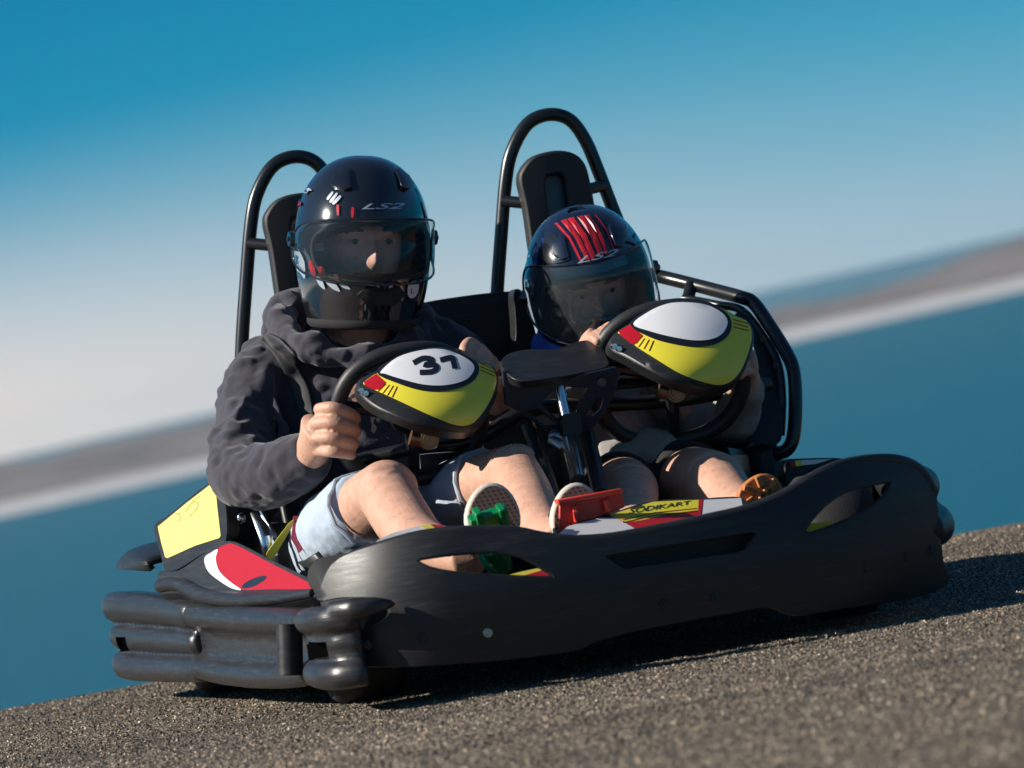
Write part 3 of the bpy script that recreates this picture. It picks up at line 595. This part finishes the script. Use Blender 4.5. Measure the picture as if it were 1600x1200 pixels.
for X in (-.50, .40):
    b = MB(); b.box((X, .22, .17), (.03, .2, .10)); K.part('side_tank', b, BLACK, bevel=.02)
b = MB(); b.tube([P(826, 668, -.25), P(838, 700, -.3), P(866, 785, -.5)], .0145, 12); b.tube([P(916, 676, -.25), P(924, 710, -.3), P(940, 775, -.5)], .0145, 12); K.part('strut', b, TUBE)
b = MB(); b.tube(fr([(560, 720, -.05), (650, 700, -.1), (740, 688, -.12), (830, 640, -.12), (960, 632, -.12), (1060, 625, -.1), (1200, 600, 0)]), .013, 12); b.tube([P(960, 600, -.15), P(1130, 585, -.1)], .011, 10); K.part('cross_tube', b, TUBE)
# pedals
b = MB(); rot = Matrix.Rotation(R_(-8), 3, 'Y') @ Matrix.Rotation(R_(25), 3, 'X')
b.box(P(764, 812, -.83), (.033, .012, .014), rot); b.box(P(748, 812, -.84), (.006, .014, .018), rot); b.box(P(785, 806, -.84), (.006, .014, .018), rot); b.tube([P(760, 820, -.82), P(772, 865, -.84), P(786, 894, -.82)], [(.026, .012), (.026, .012), (.018, .01)], 10, side=(1, 0, 0)); b.tube([P(748, 860, -.845), P(760, 885, -.85), P(776, 897, -.84)], .005, 8)
K.part('pedal', b, GREEN, bevel=.002, label='green accelerator pedal under the waffle-soled shoe')
b = MB(); b.patch([(874, 786), (972, 767), (976, 793), (955, 801), (874, 830)], lambda x, y: P(x, y, -.74), step=20, thick=(0, .008, 0)); b.patch([(870, 781), (972, 763), (974, 770), (874, 789)], lambda x, y: P(x, y, -.765), step=20, thick=(0, .03, 0)); b.tube([P(899, 789, -.755), P(903, 822, -.755)], .006, 8); b.tube([P(946, 780, -.755), P(950, 800, -.755)], .006, 8)
K.part('pedal', b, REDP, bevel=.002, label='red brake pedal beside the nose panel')
# belts and buckles
BELT = mat('black_webbing', (.014, .014, .018), .6, bump=.6, bscale=600)
b = MB()
def strap(b, pts, wd, th=.003):
    b.tube([P(*p) for p in catmull(pts, 4, False)], [(wd, th)]*((len(pts)-1)*4+1), 8, side=(1, 0, -.2))
b = MB(); strap(b, [(640, 500, .16), (650, 540, .12), (650, 600, .09)], .022); K.part('seat_belt', b, BELT)
MAROON = mat('maroon_webbing', (.30, .035, .06), .6, bump=.5, bscale=500)
b = MB(); b.patch([(459, 806), (496, 806), (493, 838), (468, 864), (455, 842)], lambda x, y: P(x, y, -.02-(y-806)*.001), step=10, thick=(0, .004, 0)); K.part('belt_tongue', b, MAROON)
b = MB(); b.patch([(414, 874), (418, 862), (452, 817), (459, 812), (456, 824), (428, 872)], lambda x, y: P(x, y, -.03), step=10, thick=(0, .006, 0)); K.part('belt_tag', b, YEL)
b = MB(); b.tube([P(401, 800, .05), P(416, 840, 0), P(424, 870, 0)], [(.012, .006)]*3, 8, side=(1, 0, 0)); b.tube([P(408, 798, .04), P(432, 842, 0)], .004, 8); b.ell(P(377, 810, .1), (.008, .006, .010)); K.part('buckle', b, CHROME)
b = MB(); b.tube([P(690, 752, -.1), P(720, 745, -.1), P(724, 778, -.1)], [.006, .005, .004], 8); K.part('belt_latch', b, CHROME)
# ------------------------------------------------------------------ helmets
def pix(p):
    d = p-CAM; z = d.dot(CF); return (800+FPX*d.dot(CR)/z, 600-FPX*d.dot(CU)/z)
RCAM = Matrix(((CR.x, CF.x, CU.x), (CR.y, CF.y, CU.y), (CR.z, CF.z, CU.z)))
def head_rot(yaw, pitch, roll): return RCAM @ Matrix.Rotation(R_(-roll), 3, 'Y') @ Matrix.Rotation(R_(yaw), 3, 'Z') @ Matrix.Rotation(R_(pitch), 3, 'X')
def glass_mat(name, tint, refl, sky_sheen=.04):  # pale diffuse layer mixed in to stand for sky reflected on the visor
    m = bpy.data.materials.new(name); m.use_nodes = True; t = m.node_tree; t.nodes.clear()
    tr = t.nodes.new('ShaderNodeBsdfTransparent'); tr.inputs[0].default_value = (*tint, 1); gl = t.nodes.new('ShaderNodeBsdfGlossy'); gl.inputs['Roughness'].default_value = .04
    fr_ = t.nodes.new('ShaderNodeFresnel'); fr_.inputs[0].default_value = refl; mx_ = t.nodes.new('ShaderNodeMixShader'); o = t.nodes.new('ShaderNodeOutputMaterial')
    t.links.new(fr_.outputs[0], mx_.inputs[0]); t.links.new(tr.outputs[0], mx_.inputs[1]); t.links.new(gl.outputs[0], mx_.inputs[2]); df = t.nodes.new('ShaderNodeBsdfDiffuse'); df.inputs[0].default_value = (.42, .52, .58, 1); m2 = t.nodes.new('ShaderNodeMixShader'); m2.inputs[0].default_value = sky_sheen
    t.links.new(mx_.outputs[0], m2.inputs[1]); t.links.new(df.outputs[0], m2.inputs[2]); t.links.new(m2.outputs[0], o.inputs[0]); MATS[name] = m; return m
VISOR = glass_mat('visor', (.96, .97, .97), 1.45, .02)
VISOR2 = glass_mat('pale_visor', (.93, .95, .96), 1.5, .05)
LINER = mat('helmet_liner', (.012, .012, .014), .9)
GLOSSK = mat('gloss_black', (.008, .009, .013), .12, coat=1, var=.2)
GLOSSB = mat('gloss_blue', (.004, .018, .10), .14, coat=1, var=.8, vscale=9)
SILV = mat('silver_print', (.42, .47, .54), .3, .4)
REDG = mat('red_print', (.50, .012, .02), .22, coat=.8, var=.4, vscale=40, wear=((.02, .004, .006), 60, .48), stretch=(2.5, .5, .5))
GLOSSN = mat('gloss_navy_black', (.005, .008, .022), .14, coat=1, var=.6, vscale=9)
class Helmet:
    def __init__(s, name, label, cpx, cy, rot, scale, shell_m, dv, vt, vm=None):
        s.c = P(cpx[0], cpx[1], cy); s.rot = rot; s.k = scale
        s.T = Thing(name, label, 'helmet', s.c-Vector((0, 0, .14*scale)))
        ht = min(.645, vt-.012)
        hole = [(p[0], p[1]+dv) for p in catmull([(-62, .40), (-53, .345), (-28, .318), (0, .310), (28, .318), (53, .345), (62, .40), (64, .50), (57, ht-.045), (34, ht-.007), (0, ht), (-34, ht-.007), (-57, ht-.045), (-64, .50)], 4)]
        s.hole = hole
        ol = [(-180+i*6, .0) for i in range(60)]+[(180, i*.04) for i in range(24)]+[(180-i*6, .965) for i in range(60)]+[(-180, .965-i*.04) for i in range(24)]
        sc = lambda L: [(x, y*360) for x, y in L]
        b = MB(); b.patch(sc(ol), lambda a, v: s.S(a, v/360, 0), [sc(hole)], step=6, back=lambda a, v: s.S(a, v/360, -.026)); sh = s.T.part('shell', b, shell_m, angle=55); s.sh = sh
        b = MB(); b.ell(s.S(0, .98, -.012), (.03*scale, .03*scale, .012*scale), rot); s.T.part('crown', b, shell_m, sub=sh)
        vo = [(p[0], p[1]+dv) for p in catmull([(-92, .47), (-90, .41), (-72, .345), (-40, .302), (0, .290), (40, .302), (72, .345), (90, .41), (92, .47), (90, vt-.09), (74, vt-.028), (40, vt-.006), (0, vt), (-40, vt-.006), (-74, vt-.028), (-90, vt-.09)], 4)]
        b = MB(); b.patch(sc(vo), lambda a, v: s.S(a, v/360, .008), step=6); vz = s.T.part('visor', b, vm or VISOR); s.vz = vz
        b = MB(); b.tube([s.S(a, v, .008) for a, v in vo], .0022*scale, 8, closed=True); s.T.part('visor_rim', b, GLOSSK, sub=vz)
        b = MB(); b.tube([s.S(a, v, -.002) for a, v in hole], .004*scale, 8, closed=True); s.T.part('port_seal', b, LINER, sub=sh)
        for sg in (-1, 1):
            b = MB(); c = s.S(sg*88, .50, .008); n = (c-s.c).normalized(); b.tube([c, c+n*.008], [.016*scale, .013*scale], 18); b.tube([c+n*.008, c+n*.011], [.005*scale, .004*scale], 10); s.T.part('visor_pivot', b, GLOSSK, sub=vz)
        b = MB(); b.tube([s.S(-8, .298+dv, .012), s.S(0, .290+dv, .014), s.S(8, .298+dv, .012)], [.004, .007, .004], 8); s.T.part('visor_tab', b, GLOSSK, sub=vz)
        b = MB(); b.patch(sc([(-22, .20), (-12, .14), (12, .14), (22, .20), (15, .245), (-15, .245)]), lambda a, v: s.S(a, v/360, .006), step=5, back=lambda a, v: s.S(a, v/360, -.004)); s.T.part('chin_vent', b, LINER, sub=sh)
        for sg in (-1, 1):
            b = MB(); b.patch(sc([(sg*26, .715), (sg*34, .70), (sg*48, .72), (sg*50, .765), (sg*40, .82), (sg*32, .80)]), lambda a, v: s.S(a, v/360, .008), step=4, back=lambda a, v: s.S(a, v/360, -.004)); s.T.part('brow_vent', b, shell_m, sub=sh, bevel=.002)
        b = MB(); b.tube([s.S(a, .0, -.012) for a in range(-180, 180, 8)], .014*scale, 10, closed=True); s.T.part('neck_roll', b, LINER, sub=sh)
        # grid for pixel look-up
        s.g = []
        for a in range(-130, 131, 3):
            for j in range(3, 96, 2):
                p = s.S(a, j/100, 0)
                if (p-s.c).dot(CF) < .03: s.g.append((a, j/100, *pix(p)))
    def S(s, a, v, off):
        t = R_(a)
        if v < .5:
            q = 1-2*v; sc = 1-.20*q**2.2; z = -.155*q; f = .150+.016*math.sin(min(1, q*1.25)*math.pi*.75); bk = .150-.05*q
        else:
            ph = (v-.5)*math.pi; sc = math.cos(ph)**.86 if ph < 1.5705 else 0; z = .150*math.sin(ph); f = .150-.008*math.sin(ph); bk = .150
        sn, cs = math.sin(t), math.cos(t); r = f if cs > 0 else bk
        p = Vector((.122*sc*sn, -r*sc*cs, z)); n = Vector((p.x/.122**2, p.y/r**2, p.z/.15**2*.8))
        if n.length > 0: p += n.normalized()*off
        return s.c+s.rot @ (p*s.k)
    def at(s, px, py, off):
        a, v, _, _ = min(s.g, key=lambda g: (g[2]-px)**2+(g[3]-py)**2)
        for _ in range(6):
            x, y = pix(s.S(a, v, off)); xa, ya = pix(s.S(a+1, v, off)); xv, yv = pix(s.S(a, v+.01, off))
            A, B_, C, D_ = xa-x, (xv-x)/.01, ya-y, (yv-y)/.01; det = A*D_-B_*C
            if abs(det) < 1e-3: break
            ex, ey = px-x, py-y; da = (D_*ex-B_*ey)/det; dv = (A*ey-C*ex)/det
            a += max(-8, min(8, da)); v = max(.01, min(.96, v+max(-.06, min(.06, dv))))
        return s.S(a, v, off)
    def decal(s, name, ol, m, off=.0035, step=6, smooth=True, sub=None):
        b = MB(); b.patch([tuple(p) for p in catmull(ol, 3)] if smooth else ol, lambda x, y: s.at(x, y, off), step=step); return s.T.part(name, b, m, sub=sub or s.sh)
c1 = crop(360, 200, 3.53)
HA = Helmet('helmet', 'glossy black full-face helmet with clear visor worn by the driver', (566, 372), .17, head_rot(15, 4, 1), 1.0, GLOSSK, -.03, .615)
for ol in ([(430, 742), (455, 745), (470, 812), (450, 815)], [(480, 768), (515, 772), (525, 830), (503, 835)], [(570, 808), (592, 812), (600, 840), (575, 842)], [(585, 425), (598, 428), (598, 480), (586, 478)], [(668, 440), (682, 442), (680, 490), (666, 488)], [(372, 400), (388, 398), (382, 440), (366, 455)]):
    HA.decal('red_streak', c1(ol), REDG)
for ol in ([(470, 822), (500, 830), (522, 890), (490, 868)], [(518, 838), (570, 850), (605, 902), (560, 885)], [(588, 845), (625, 850), (662, 890), (620, 880)], [(532, 385), (560, 350), (566, 360), (540, 395)], [(548, 400), (582, 358), (590, 366), (558, 410)], [(562, 412), (600, 372), (610, 382), (575, 420)], [(350, 640), (372, 665), (408, 740), (410, 830), (385, 800), (362, 770)], [(405, 350), (430, 330), (448, 345), (432, 345), (415, 365)]):
    HA.decal('white_claw', c1(ol), SILV)
st_ = HA.decal('sticker', c1([(978, 890), (985, 860), (1010, 843), (1035, 850), (1040, 885), (1025, 925), (1000, 940), (980, 925)]), WHT)
HA.T.part('lettering', text_on('L', [(642, 459), (647, 458), (648, 450), (643, 451)], lambda x, y: HA.at(x, y, .006)), INK, sub=HA.sh)
HA.T.part('lettering', text_on('LS2', [(565, 327), (632, 326), (633, 317), (567, 318)], lambda x, y: HA.at(x, y, .0055), .35), SILV, sub=HA.sh)
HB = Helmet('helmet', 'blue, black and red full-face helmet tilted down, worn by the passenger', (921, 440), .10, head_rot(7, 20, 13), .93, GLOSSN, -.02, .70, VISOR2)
HB.decal('blue_patch', [(816, 440), (822, 410), (836, 380), (850, 372), (842, 400), (838, 430), (832, 465)], GLOSSB)
for f0, f1 in ((0, .06), (.15, .27), (.30, .44), (.52, .66), (.69, .80), (.92, .97)):
    bt = lambda f: (906+58*f, 408-14*f); md = lambda f: (888+64*f, 372-12*f); tp = lambda f: (866+68*f, 349-30*f*(1-.55*f)); HB.decal('red_stripe', [bt(f0), md(f0), tp(f0), tp((f0+f1)/2), tp(f1), md(f1), bt(f1), bt((f0+f1)/2)], REDG, smooth=False)
for ol in ([(842, 400), (850, 372), (866, 365), (884, 392), (890, 405), (862, 412)], [(972, 352), (985, 356), (1005, 385), (990, 380), (972, 372)], [(850, 500), (900, 502), (1000, 485), (1028, 470), (1025, 500), (960, 525), (870, 528)]): HB.decal('black_patch', ol, GLOSSK)
HB.T.part('lettering', text_on('LS2', [(902, 412), (968, 398), (967, 388), (904, 402)], lambda x, y: HB.at(x, y, .0095), .35), SILV, sub=HB.sh)

# ------------------------------------------------------------------ people
SKIN = mat('skin', (.50, .28, .20), .48, sss=.08, var=.38, vscale=38, bump=.5, bscale=260, wear=((.34, .14, .09), 70, .56))
HOOD = mat('charcoal_fleece', (.029, .027, .041), .95, var=.25, vscale=20, bump=.5, bscale=420, sheen=.25)
DENIM = mat('denim', (.36, .43, .52), .9, var=.18, vscale=60, bump=.6, bscale=500)
GREYF = mat('grey_fleece', (.27, .25, .24), .95, var=.3, vscale=60, bump=.6, bscale=350)
BLKF = mat('black_jersey', (.012, .012, .014), .9, bump=.4, bscale=400)
BLUEF = mat('blue_print_cloth', (.02, .06, .36), .7, var=.6, vscale=40)
CREAM = mat('cream_rubber', (.52, .48, .41), .6, var=.1)
EYEW = mat('eye_white', (.22, .20, .19), .3); EYED = mat('eye_dark', (.02, .016, .014), .15); HAIR = mat('dark_hair', (.03, .02, .015), .7)
def sole_mat(name, c1_, c2_, sc):
    m = mat(name, c1_, .75); t = m.node_tree; b = t.nodes['Principled BSDF']; tcn = t.nodes.new('ShaderNodeTexCoord'); mp = t.nodes.new('ShaderNodeMapping'); mp.inputs['Rotation'].default_value = (R_(90), R_(45), 0)
    br_ = t.nodes.new('ShaderNodeTexBrick'); br_.offset = 0; br_.inputs['Scale'].default_value = sc; br_.inputs['Mortar Size'].default_value = .10; br_.inputs['Brick Width'].default_value = .5; br_.inputs['Row Height'].default_value = .5
    br_.inputs['Color1'].default_value = (*c1_, 1); br_.inputs['Color2'].default_value = (*[c*.8 for c in c1_], 1); br_.inputs['Mortar'].default_value = (*c2_, 1)
    t.links.new(tcn.outputs['Object'], mp.inputs[0]); t.links.new(mp.outputs[0], br_.inputs['Vector']); t.links.new(br_.outputs['Color'], b.inputs['Base Color'])
    bp = t.nodes.new('ShaderNodeBump'); bp.inputs['Distance'].default_value = .004; t.links.new(br_.outputs['Fac'], bp.inputs['Height']); t.links.new(bp.outputs[0], b.inputs['Normal']); return m
WAFFLE = sole_mat('waffle_sole', (.11, .045, .035), (.23, .12, .09), 75)
GUM = mat('gum_sole', (.42, .15, .04), .6, var=.25, vscale=60)
def head(b, H, k=1.0):
    V = []; F = []; nu, nv = 48, 36; C = H.c+H.rot @ Vector((0, .011, -.012))
    g = lambda x, s: math.exp(-(x/s)**2)
    for j in range(nv+1):
        ph = math.pi*j/nv-math.pi/2
        for i in range(nu):
            a = 2*math.pi*i/nu; x = .072*math.cos(ph)*math.sin(a); y = -.094*math.cos(ph)*math.cos(a); z = .112*math.sin(ph)
            if y < 0:
                fr2 = min(1, -y/.05)
                y -= fr2*(.025*g(x, .0115)*g(z+.028, .016)+.018*g(x, .008)*g(z+.006, .02)+.006*g(z-.028, .012)*g(x, .045)-.009*(g(x-.031, .015)+g(x+.031, .015))*g(z-.010, .010)+.007*g(x, .022)*g(z+.062, .010)+.008*g(x, .02)*g(z+.092, .014))
            V.append(C+H.rot @ (Vector((x, y, z))*k))
    for j in range(nv):
        for i in range(nu): F.append((j*nu+i, j*nu+(i+1) % nu, (j+1)*nu+(i+1) % nu, (j+1)*nu+i))
    b.add(V, F); return C
def face_bits(T, H, C, k):
    L = lambda x, y, z: C+H.rot @ (Vector((x, y, z))*k)
    for sg in (-1, 1):
        b = MB(); b.ell(L(sg*.031, -.0705, .009), (.0125*k, .0115*k, .0055*k), H.rot); e = T.part('eye', b, EYEW)
        b = MB(); b.ell(L(sg*.031+.002, -.0805, .009), (.0058*k, .003*k, .0050*k), H.rot); T.part('iris', b, EYED, sub=e)
        b = MB(); b.tube([L(sg*.013, -.090, .028), L(sg*.030, -.087, .031), L(sg*.048, -.074, .026)], [.003*k, .0036*k, .002*k], 8); T.part('eyebrow', b, HAIR)
    b = MB(); b.ell(L(0, .0, .045), (.076*k, .094*k, .085*k), H.rot); T.part('hair', b, HAIR)
def limbs(b, L):
    for pts, rad in L: b.limb([P(*p) for p in pts], rad)
A_ = Thing('person', 'driver in a dark hooded sweatshirt and denim shorts gripping the numbered steering wheel', 'person', (-.29, .15, .1))
b = MB(); CA = head(b, HA, 1.0)
limbs(b, [([(570, 460, .20), (560, 520, .24), (560, 600, .27), (570, 800, .25), (570, 870, .22)], [.05, .058, .12, .13, .13]),
    ([(410, 600, .27), (375, 735, .10), (430, 738, 0), (478, 714, -.075), (492, 700, -.10)], [.045, .042, .040, .031, .030]),
    ([(560, 590, .27), (410, 590, .27)], [.06, .055]), ([(560, 590, .27), (690, 565, .27)], [.06, .055]),
    ([(690, 565, .27), (775, 650, .12), (770, 605, -.05), (764, 588, -.09)], [.045, .040, .032, .028]),
    ([(510, 880, .18), (560, 812, -.14), (600, 772, -.31), (606, 768, -.335)], [.075, .066, .056, .053]),
    ([(604, 770, -.33), (630, 814, -.45), (666, 852, -.57), (735, 872, -.72)], [.052, .050, .044, .034]),
    ([(650, 850, .18), (735, 775, -.12), (800, 742, -.30), (806, 738, -.325)], [.075, .062, .052, .049]),
    ([(805, 740, -.32), (825, 780, -.45), (850, 830, -.60), (880, 845, -.70)], [.049, .047, .040, .032]),
    ([(590, 755, -.345), (612, 762, -.372)], [.030, .030]), ([(628, 836, -.42), (662, 866, -.55)], [.038, .032]), ([(800, 722, -.335), (812, 745, -.362)], [.028, .028]),
    # right hand on the rim (viewer's left)
    ([(482, 712, -.09), (490, 690, -.125), (492, 668, -.15)], [(.030, .026), (.036, .024), (.038, .022)]),
    ([(497, 640, -.155), (520, 637, -.188), (547, 646, -.185), (556, 654, -.160), (546, 655, -.135)], [.0115, .0112, .0106, .010, .009]),
    ([(490, 662, -.155), (518, 660, -.192), (548, 668, -.188), (556, 675, -.162), (546, 676, -.135)], [.0118, .0114, .0108, .010, .009]),
    ([(489, 684, -.15), (516, 684, -.190), (545, 690, -.186), (553, 694, -.162), (544, 695, -.135)], [.0116, .0112, .0104, .0098, .009]),
    ([(492, 704, -.14), (516, 706, -.182), (541, 709, -.180), (549, 711, -.158), (540, 711, -.135)], [.0105, .010, .0094, .009, .008]),
    ([(498, 705, -.10), (510, 660, -.105), (528, 634, -.115), (546, 628, -.135)], [.018, .016, .012, .010]),
    # left hand over the rim (viewer's right)
    ([(766, 592, -.085), (758, 575, -.12), (748, 562, -.14)], [(.028, .024), (.036, .022), (.036, .02)])]
    +[([(744+13*i, 543+12*i, -.130), (734+13*i, 536+12*i, -.165), (726+13*i, 546+12*i, -.192), (729+13*i, 562+12*i, -.188)], [.0115, .011, .0105, .0095]) for i in range(4)])
A_.part('body', b, SKIN, remesh=.0032, smooth_it=3)
face_bits(A_, HA, CA, 1.0)
tx1, tx2 = clouds('folds_large', .07, 1), clouds('folds_small', .022, 2)
tx3 = bpy.data.textures.new('fold_ridges', 'MARBLE'); tx3.noise_scale = .045; tx3.turbulence = 6; tx3.marble_type = 'SOFT'; tx3.noise_depth = 1
b = MB()
limbs(b, [([(560, 880, .22), (560, 800, .25), (556, 700, .26), (553, 620, .27), (556, 565, .27), (562, 525, .25)], [(.17, .13), (.165, .135), (.178, .13), (.19, .12), (.15, .10), (.085, .085)]),
    ([(470, 570, .27), (408, 594, .26), (380, 665, .19), (377, 735, .09), (412, 744, .02), (455, 728, -.045), (480, 716, -.075), (490, 711, -.088)], [.085, .068, .059, .058, .055, .049, .043, .040]),
    ([(640, 560, .27), (695, 562, .26), (745, 615, .19), (778, 645, .10), (774, 615, 0), (768, 595, -.07)], [.085, .066, .058, .054, .046, .038])])
ring_ = [(443, 500, .27), (456, 530, .17), (505, 552, .12), (560, 560, .10), (615, 548, .12), (648, 528, .18), (655, 505, .27), (610, 488, .36), (540, 478, .40), (470, 478, .36)]
b.tube([P(*p) for p in catmull(ring_, 5)], [(.028+.006*math.sin(i*.9)) for i in range(50)], 12, closed=True)
b.limb([P(470, 470, .34), P(450, 500, .36), P(460, 550, .38), P(540, 560, .40), P(640, 540, .38)], [.03, .045, .05, .06, .04])
for (p0, p1, p2, r) in (((345, 700, .10), (372, 720, .035), (420, 705, .0), .011), ((345, 735, .06), (380, 760, .02), (430, 752, -.02), .012), ((400, 785, .06), (430, 775, 0), (470, 745, -.05), .010), ((395, 600, .20), (375, 640, .135), (365, 690, .115), .010), ((420, 600, .19), (440, 660, .14), (455, 720, .13), .012), ((440, 700, .03), (450, 735, -.02), (462, 768, -.01), .009), ((470, 690, -.05), (476, 718, -.10), (486, 748, -.07), .010)):
    b.limb([P(*p0), P(*p1), P(*p2)], [r*.5, r, r*.5], n=5, seg=8)
hood_o = A_.part('hooded_sweatshirt', b, HOOD, remesh=.0045, smooth_it=4, disp=[(tx1, .010), (tx3, .011), (tx2, .004)], label='charcoal hooded sweatshirt with wrinkled sleeves')
q = catmull([(436, 524), (452, 540), (472, 570), (488, 610), (496, 660), (498, 720), (497, 770)], 8, False); b = MB(); V = []
for i, c in enumerate(q):                        # flat webbing laid onto the cloth
    t = (q[min(i+1, len(q)-1)]-q[max(i-1, 0)]).normalized(); n_ = Vector((t.y, -t.x))
    for s in range(-3, 4): V.append(P(*(c+n_*(s*4.2)), .05))
b.add(V, [(i*7+k_, i*7+k_+1, (i+1)*7+k_+1, (i+1)*7+k_) for i in range(len(q)-1) for k_ in range(6)])
o = K.part('seat_belt', b, BELT, label='flat black shoulder belt over the sweatshirt')
sw = o.modifiers.new('lay_on', 'SHRINKWRAP'); sw.target = hood_o; sw.wrap_method = 'PROJECT'; sw.use_project_y = True; sw.use_positive_direction = True; sw.use_negative_direction = True; sw.wrap_mode = 'ABOVE_SURFACE'; sw.offset = .004
sm_ = o.modifiers.new('smooth', 'SMOOTH'); sm_.iterations = 3; so2 = o.modifiers.new('solid', 'SOLIDIFY'); so2.thickness = .003
b = MB(); limbs(b, [([(510, 885, .18), (530, 845, 0), (556, 812, -.15), (572, 797, -.23)], [.095, .086, .078, .070]), ([(650, 850, .18), (700, 800, 0), (735, 772, -.12), (758, 760, -.19)], [.095, .082, .072, .064]), ([(500, 870, .2), (650, 850, .2)], [.10, .10])])
A_.part('denim_shorts', b, DENIM, remesh=.005, smooth_it=4, disp=[(tx1, .012), (tx2, .004)], label='faded denim shorts')
for (hx, hy, hY, hr_, d) in ((572, 797, -.225, .071, (.35, -.85, .40)), (758, 760, -.185, .065, (.5, -.8, .25))):
    b = MB(); d = Vector(d).normalized(); u = d.cross(Vector((0, 0, 1))).normalized(); w2 = d.cross(u); c = P(hx, hy, hY)
    b.tube([c+(u*math.cos(t*.2618)+w2*math.sin(t*.2618))*(hr_+.003*math.sin(t*2.3)) for t in range(24)], .0045, 8, closed=True); A_.part('hem', b, DENIM)
for (cx, cy, hw, hh, tl, yy) in ((772, 806, 43, 52, -4, -.80), (903, 806, 40, 52, 8, -.715)):
    def ov(s, n=28): return [(cx+(hw*s*math.cos(2*math.pi*i/n)*(1-.12*math.sin(2*math.pi*i/n)))+tl*.15*math.sin(2*math.pi*i/n), cy-hh*s*math.sin(2*math.pi*i/n)) for i in range(n)]
    sy = lambda x, y: P(x, y, yy+.02*(806-y)/50)
    b = MB(); b.patch(ov(1.0), lambda x, y: sy(x, y)+Vector((0, .006, 0)), step=14, thick=(0, .024, 0)); s_o = A_.part('shoe', b, CREAM, bevel=.004, label='skate shoe with cream rubber edge and waffle sole')
    b = MB(); b.patch(ov(.90), sy, step=10, thick=(0, .008, 0)); A_.part('sole', b, WAFFLE, sub=s_o)
    b = MB(); b.limb([sy(cx, cy+30)+Vector((0, .03, 0)), sy(cx, cy)+Vector((0, .055, 0)), sy(cx, cy-25)+Vector((0, .04, 0))], [.036, .04, .026]); A_.part('shoe_upper', b, BLKF, sub=s_o)
# passenger
B_ = Thing('person', 'young passenger in a grey sweatshirt and black shorts holding the unnumbered steering wheel', 'person', (.19, .15, .1))
b = MB(); CB = head(b, HB, .9)
limbs(b, [([(921, 500, .15), (920, 560, .2), (930, 640, .23), (960, 760, .2)], [.045, .08, .11, .11]),
    ([(990, 600, .2), (1130, 655, .03), (1158, 610, -.08), (1166, 585, -.11)], [.04, .036, .030, .026]), ([(860, 590, .2), (868, 640, .08), (905, 570, -.06), (918, 552, -.09)], [.04, .036, .030, .026]),
    ([(960, 780, .15), (970, 765, -.12), (985, 768, -.30)], [.065, .060, .050]), ([(1020, 765, .15), (1075, 755, -.12), (1118, 755, -.30)], [.07, .066, .056]),
    ([(985, 770, -.30), (990, 810, -.45), (992, 850, -.58)], [.050, .042, .034]), ([(1118, 757, -.30), (1150, 790, -.42), (1185, 805, -.52)], [.055, .045, .034]),
    ([(1166, 588, -.11), (1168, 568, -.13), (1166, 552, -.145)], [(.026, .02), (.03, .018), (.028, .016)]), ([(916, 556, -.09), (922, 542, -.12), (930, 534, -.14)], [(.026, .02), (.028, .018), (.028, .016)])]
    +[([(1160+5*i, 545+13*i, -.14), (1152+4*i, 541+13*i, -.175), (1143+4*i, 550+13*i, -.19)], [.0095, .009, .008]) for i in range(4)]
    +[([(918+9*i, 534-6*i, -.135), (926+9*i, 528-6*i, -.17), (936+8*i, 536-6*i, -.19)], [.0095, .009, .008]) for i in range(4)])
B_.part('body', b, SKIN, remesh=.0032, smooth_it=3); face_bits(B_, HB, CB, .9)
b = MB(); limbs(b, [([(965, 770, .18), (940, 680, .22), (925, 600, .22), (920, 555, .2)], [(.13, .10), (.13, .10), (.13, .10), (.09, .08)]), ([(960, 600, .22), (1010, 590, .2), (1090, 640, .1), (1138, 655, .02), (1156, 625, -.05), (1163, 600, -.085)], [.07, .06, .052, .050, .042, .036]), ([(890, 590, .22), (858, 600, .18), (868, 640, .08), (900, 580, -.04)], [.07, .055, .050, .038]),
    ([(945, 722, -.08), (1015, 708, -.10), (1095, 720, -.06)], [.035, .04, .03])])
B_.part('sweatshirt', b, GREYF, remesh=.005, smooth_it=4, disp=[(tx1, .016), (tx2, .005)])
b = MB(); limbs(b, [([(960, 785, .15), (968, 765, -.10), (975, 765, -.16)], [.078, .070, .064]), ([(1020, 765, .15), (1062, 752, -.08), (1082, 754, -.15)], [.08, .076, .070]), ([(960, 780, .16), (1020, 770, .16)], [.09, .09])])
B_.part('shorts', b, BLKF, remesh=.005, smooth_it=4, disp=[(tx1, .01)])
b = MB(); limbs(b, [([(850, 540, .16), (900, 552, .06), (960, 548, .1)], [.03, .035, .03])]); B_.part('neck_scarf', b, BLUEF, remesh=.005, smooth_it=3, disp=[(tx2, .006)])
so_ = [tuple(p) for p in catmull([(1154, 777), (1161, 759), (1180, 744), (1197, 740), (1214, 747), (1227, 774), (1222, 800), (1200, 815), (1170, 808)], 4)]
b = MB(); b.patch(so_, lambda x, y: P(x, y, -.60), step=10, thick=(0, .02, 0)); sh_ = B_.part('shoe', b, GUM, bevel=.003, label='shoe with an orange brown lugged sole')
b = MB()
for i in range(7):
    a = 2*math.pi*i/7; x, y = 1192+24*math.cos(a), 774+22*math.sin(a); b.box(P(x, y, -.605), (.010, .006, .005), Matrix.Rotation(a, 3, 'Y'))
for i in range(4):
    a = math.pi/2*i+.5; b.box(P(1192+9*math.cos(a), 774+9*math.sin(a), -.605), (.006, .006, .004), Matrix.Rotation(a, 3, 'Y'))
B_.part('lug', b, GUM, sub=sh_, bevel=.0015)
b = MB(); b.limb([P(1190, 800, -.57), P(1190, 775, -.54), P(1186, 760, -.55)], [.034, .036, .022]); B_.part('shoe_upper', b, BLKF, sub=sh_)
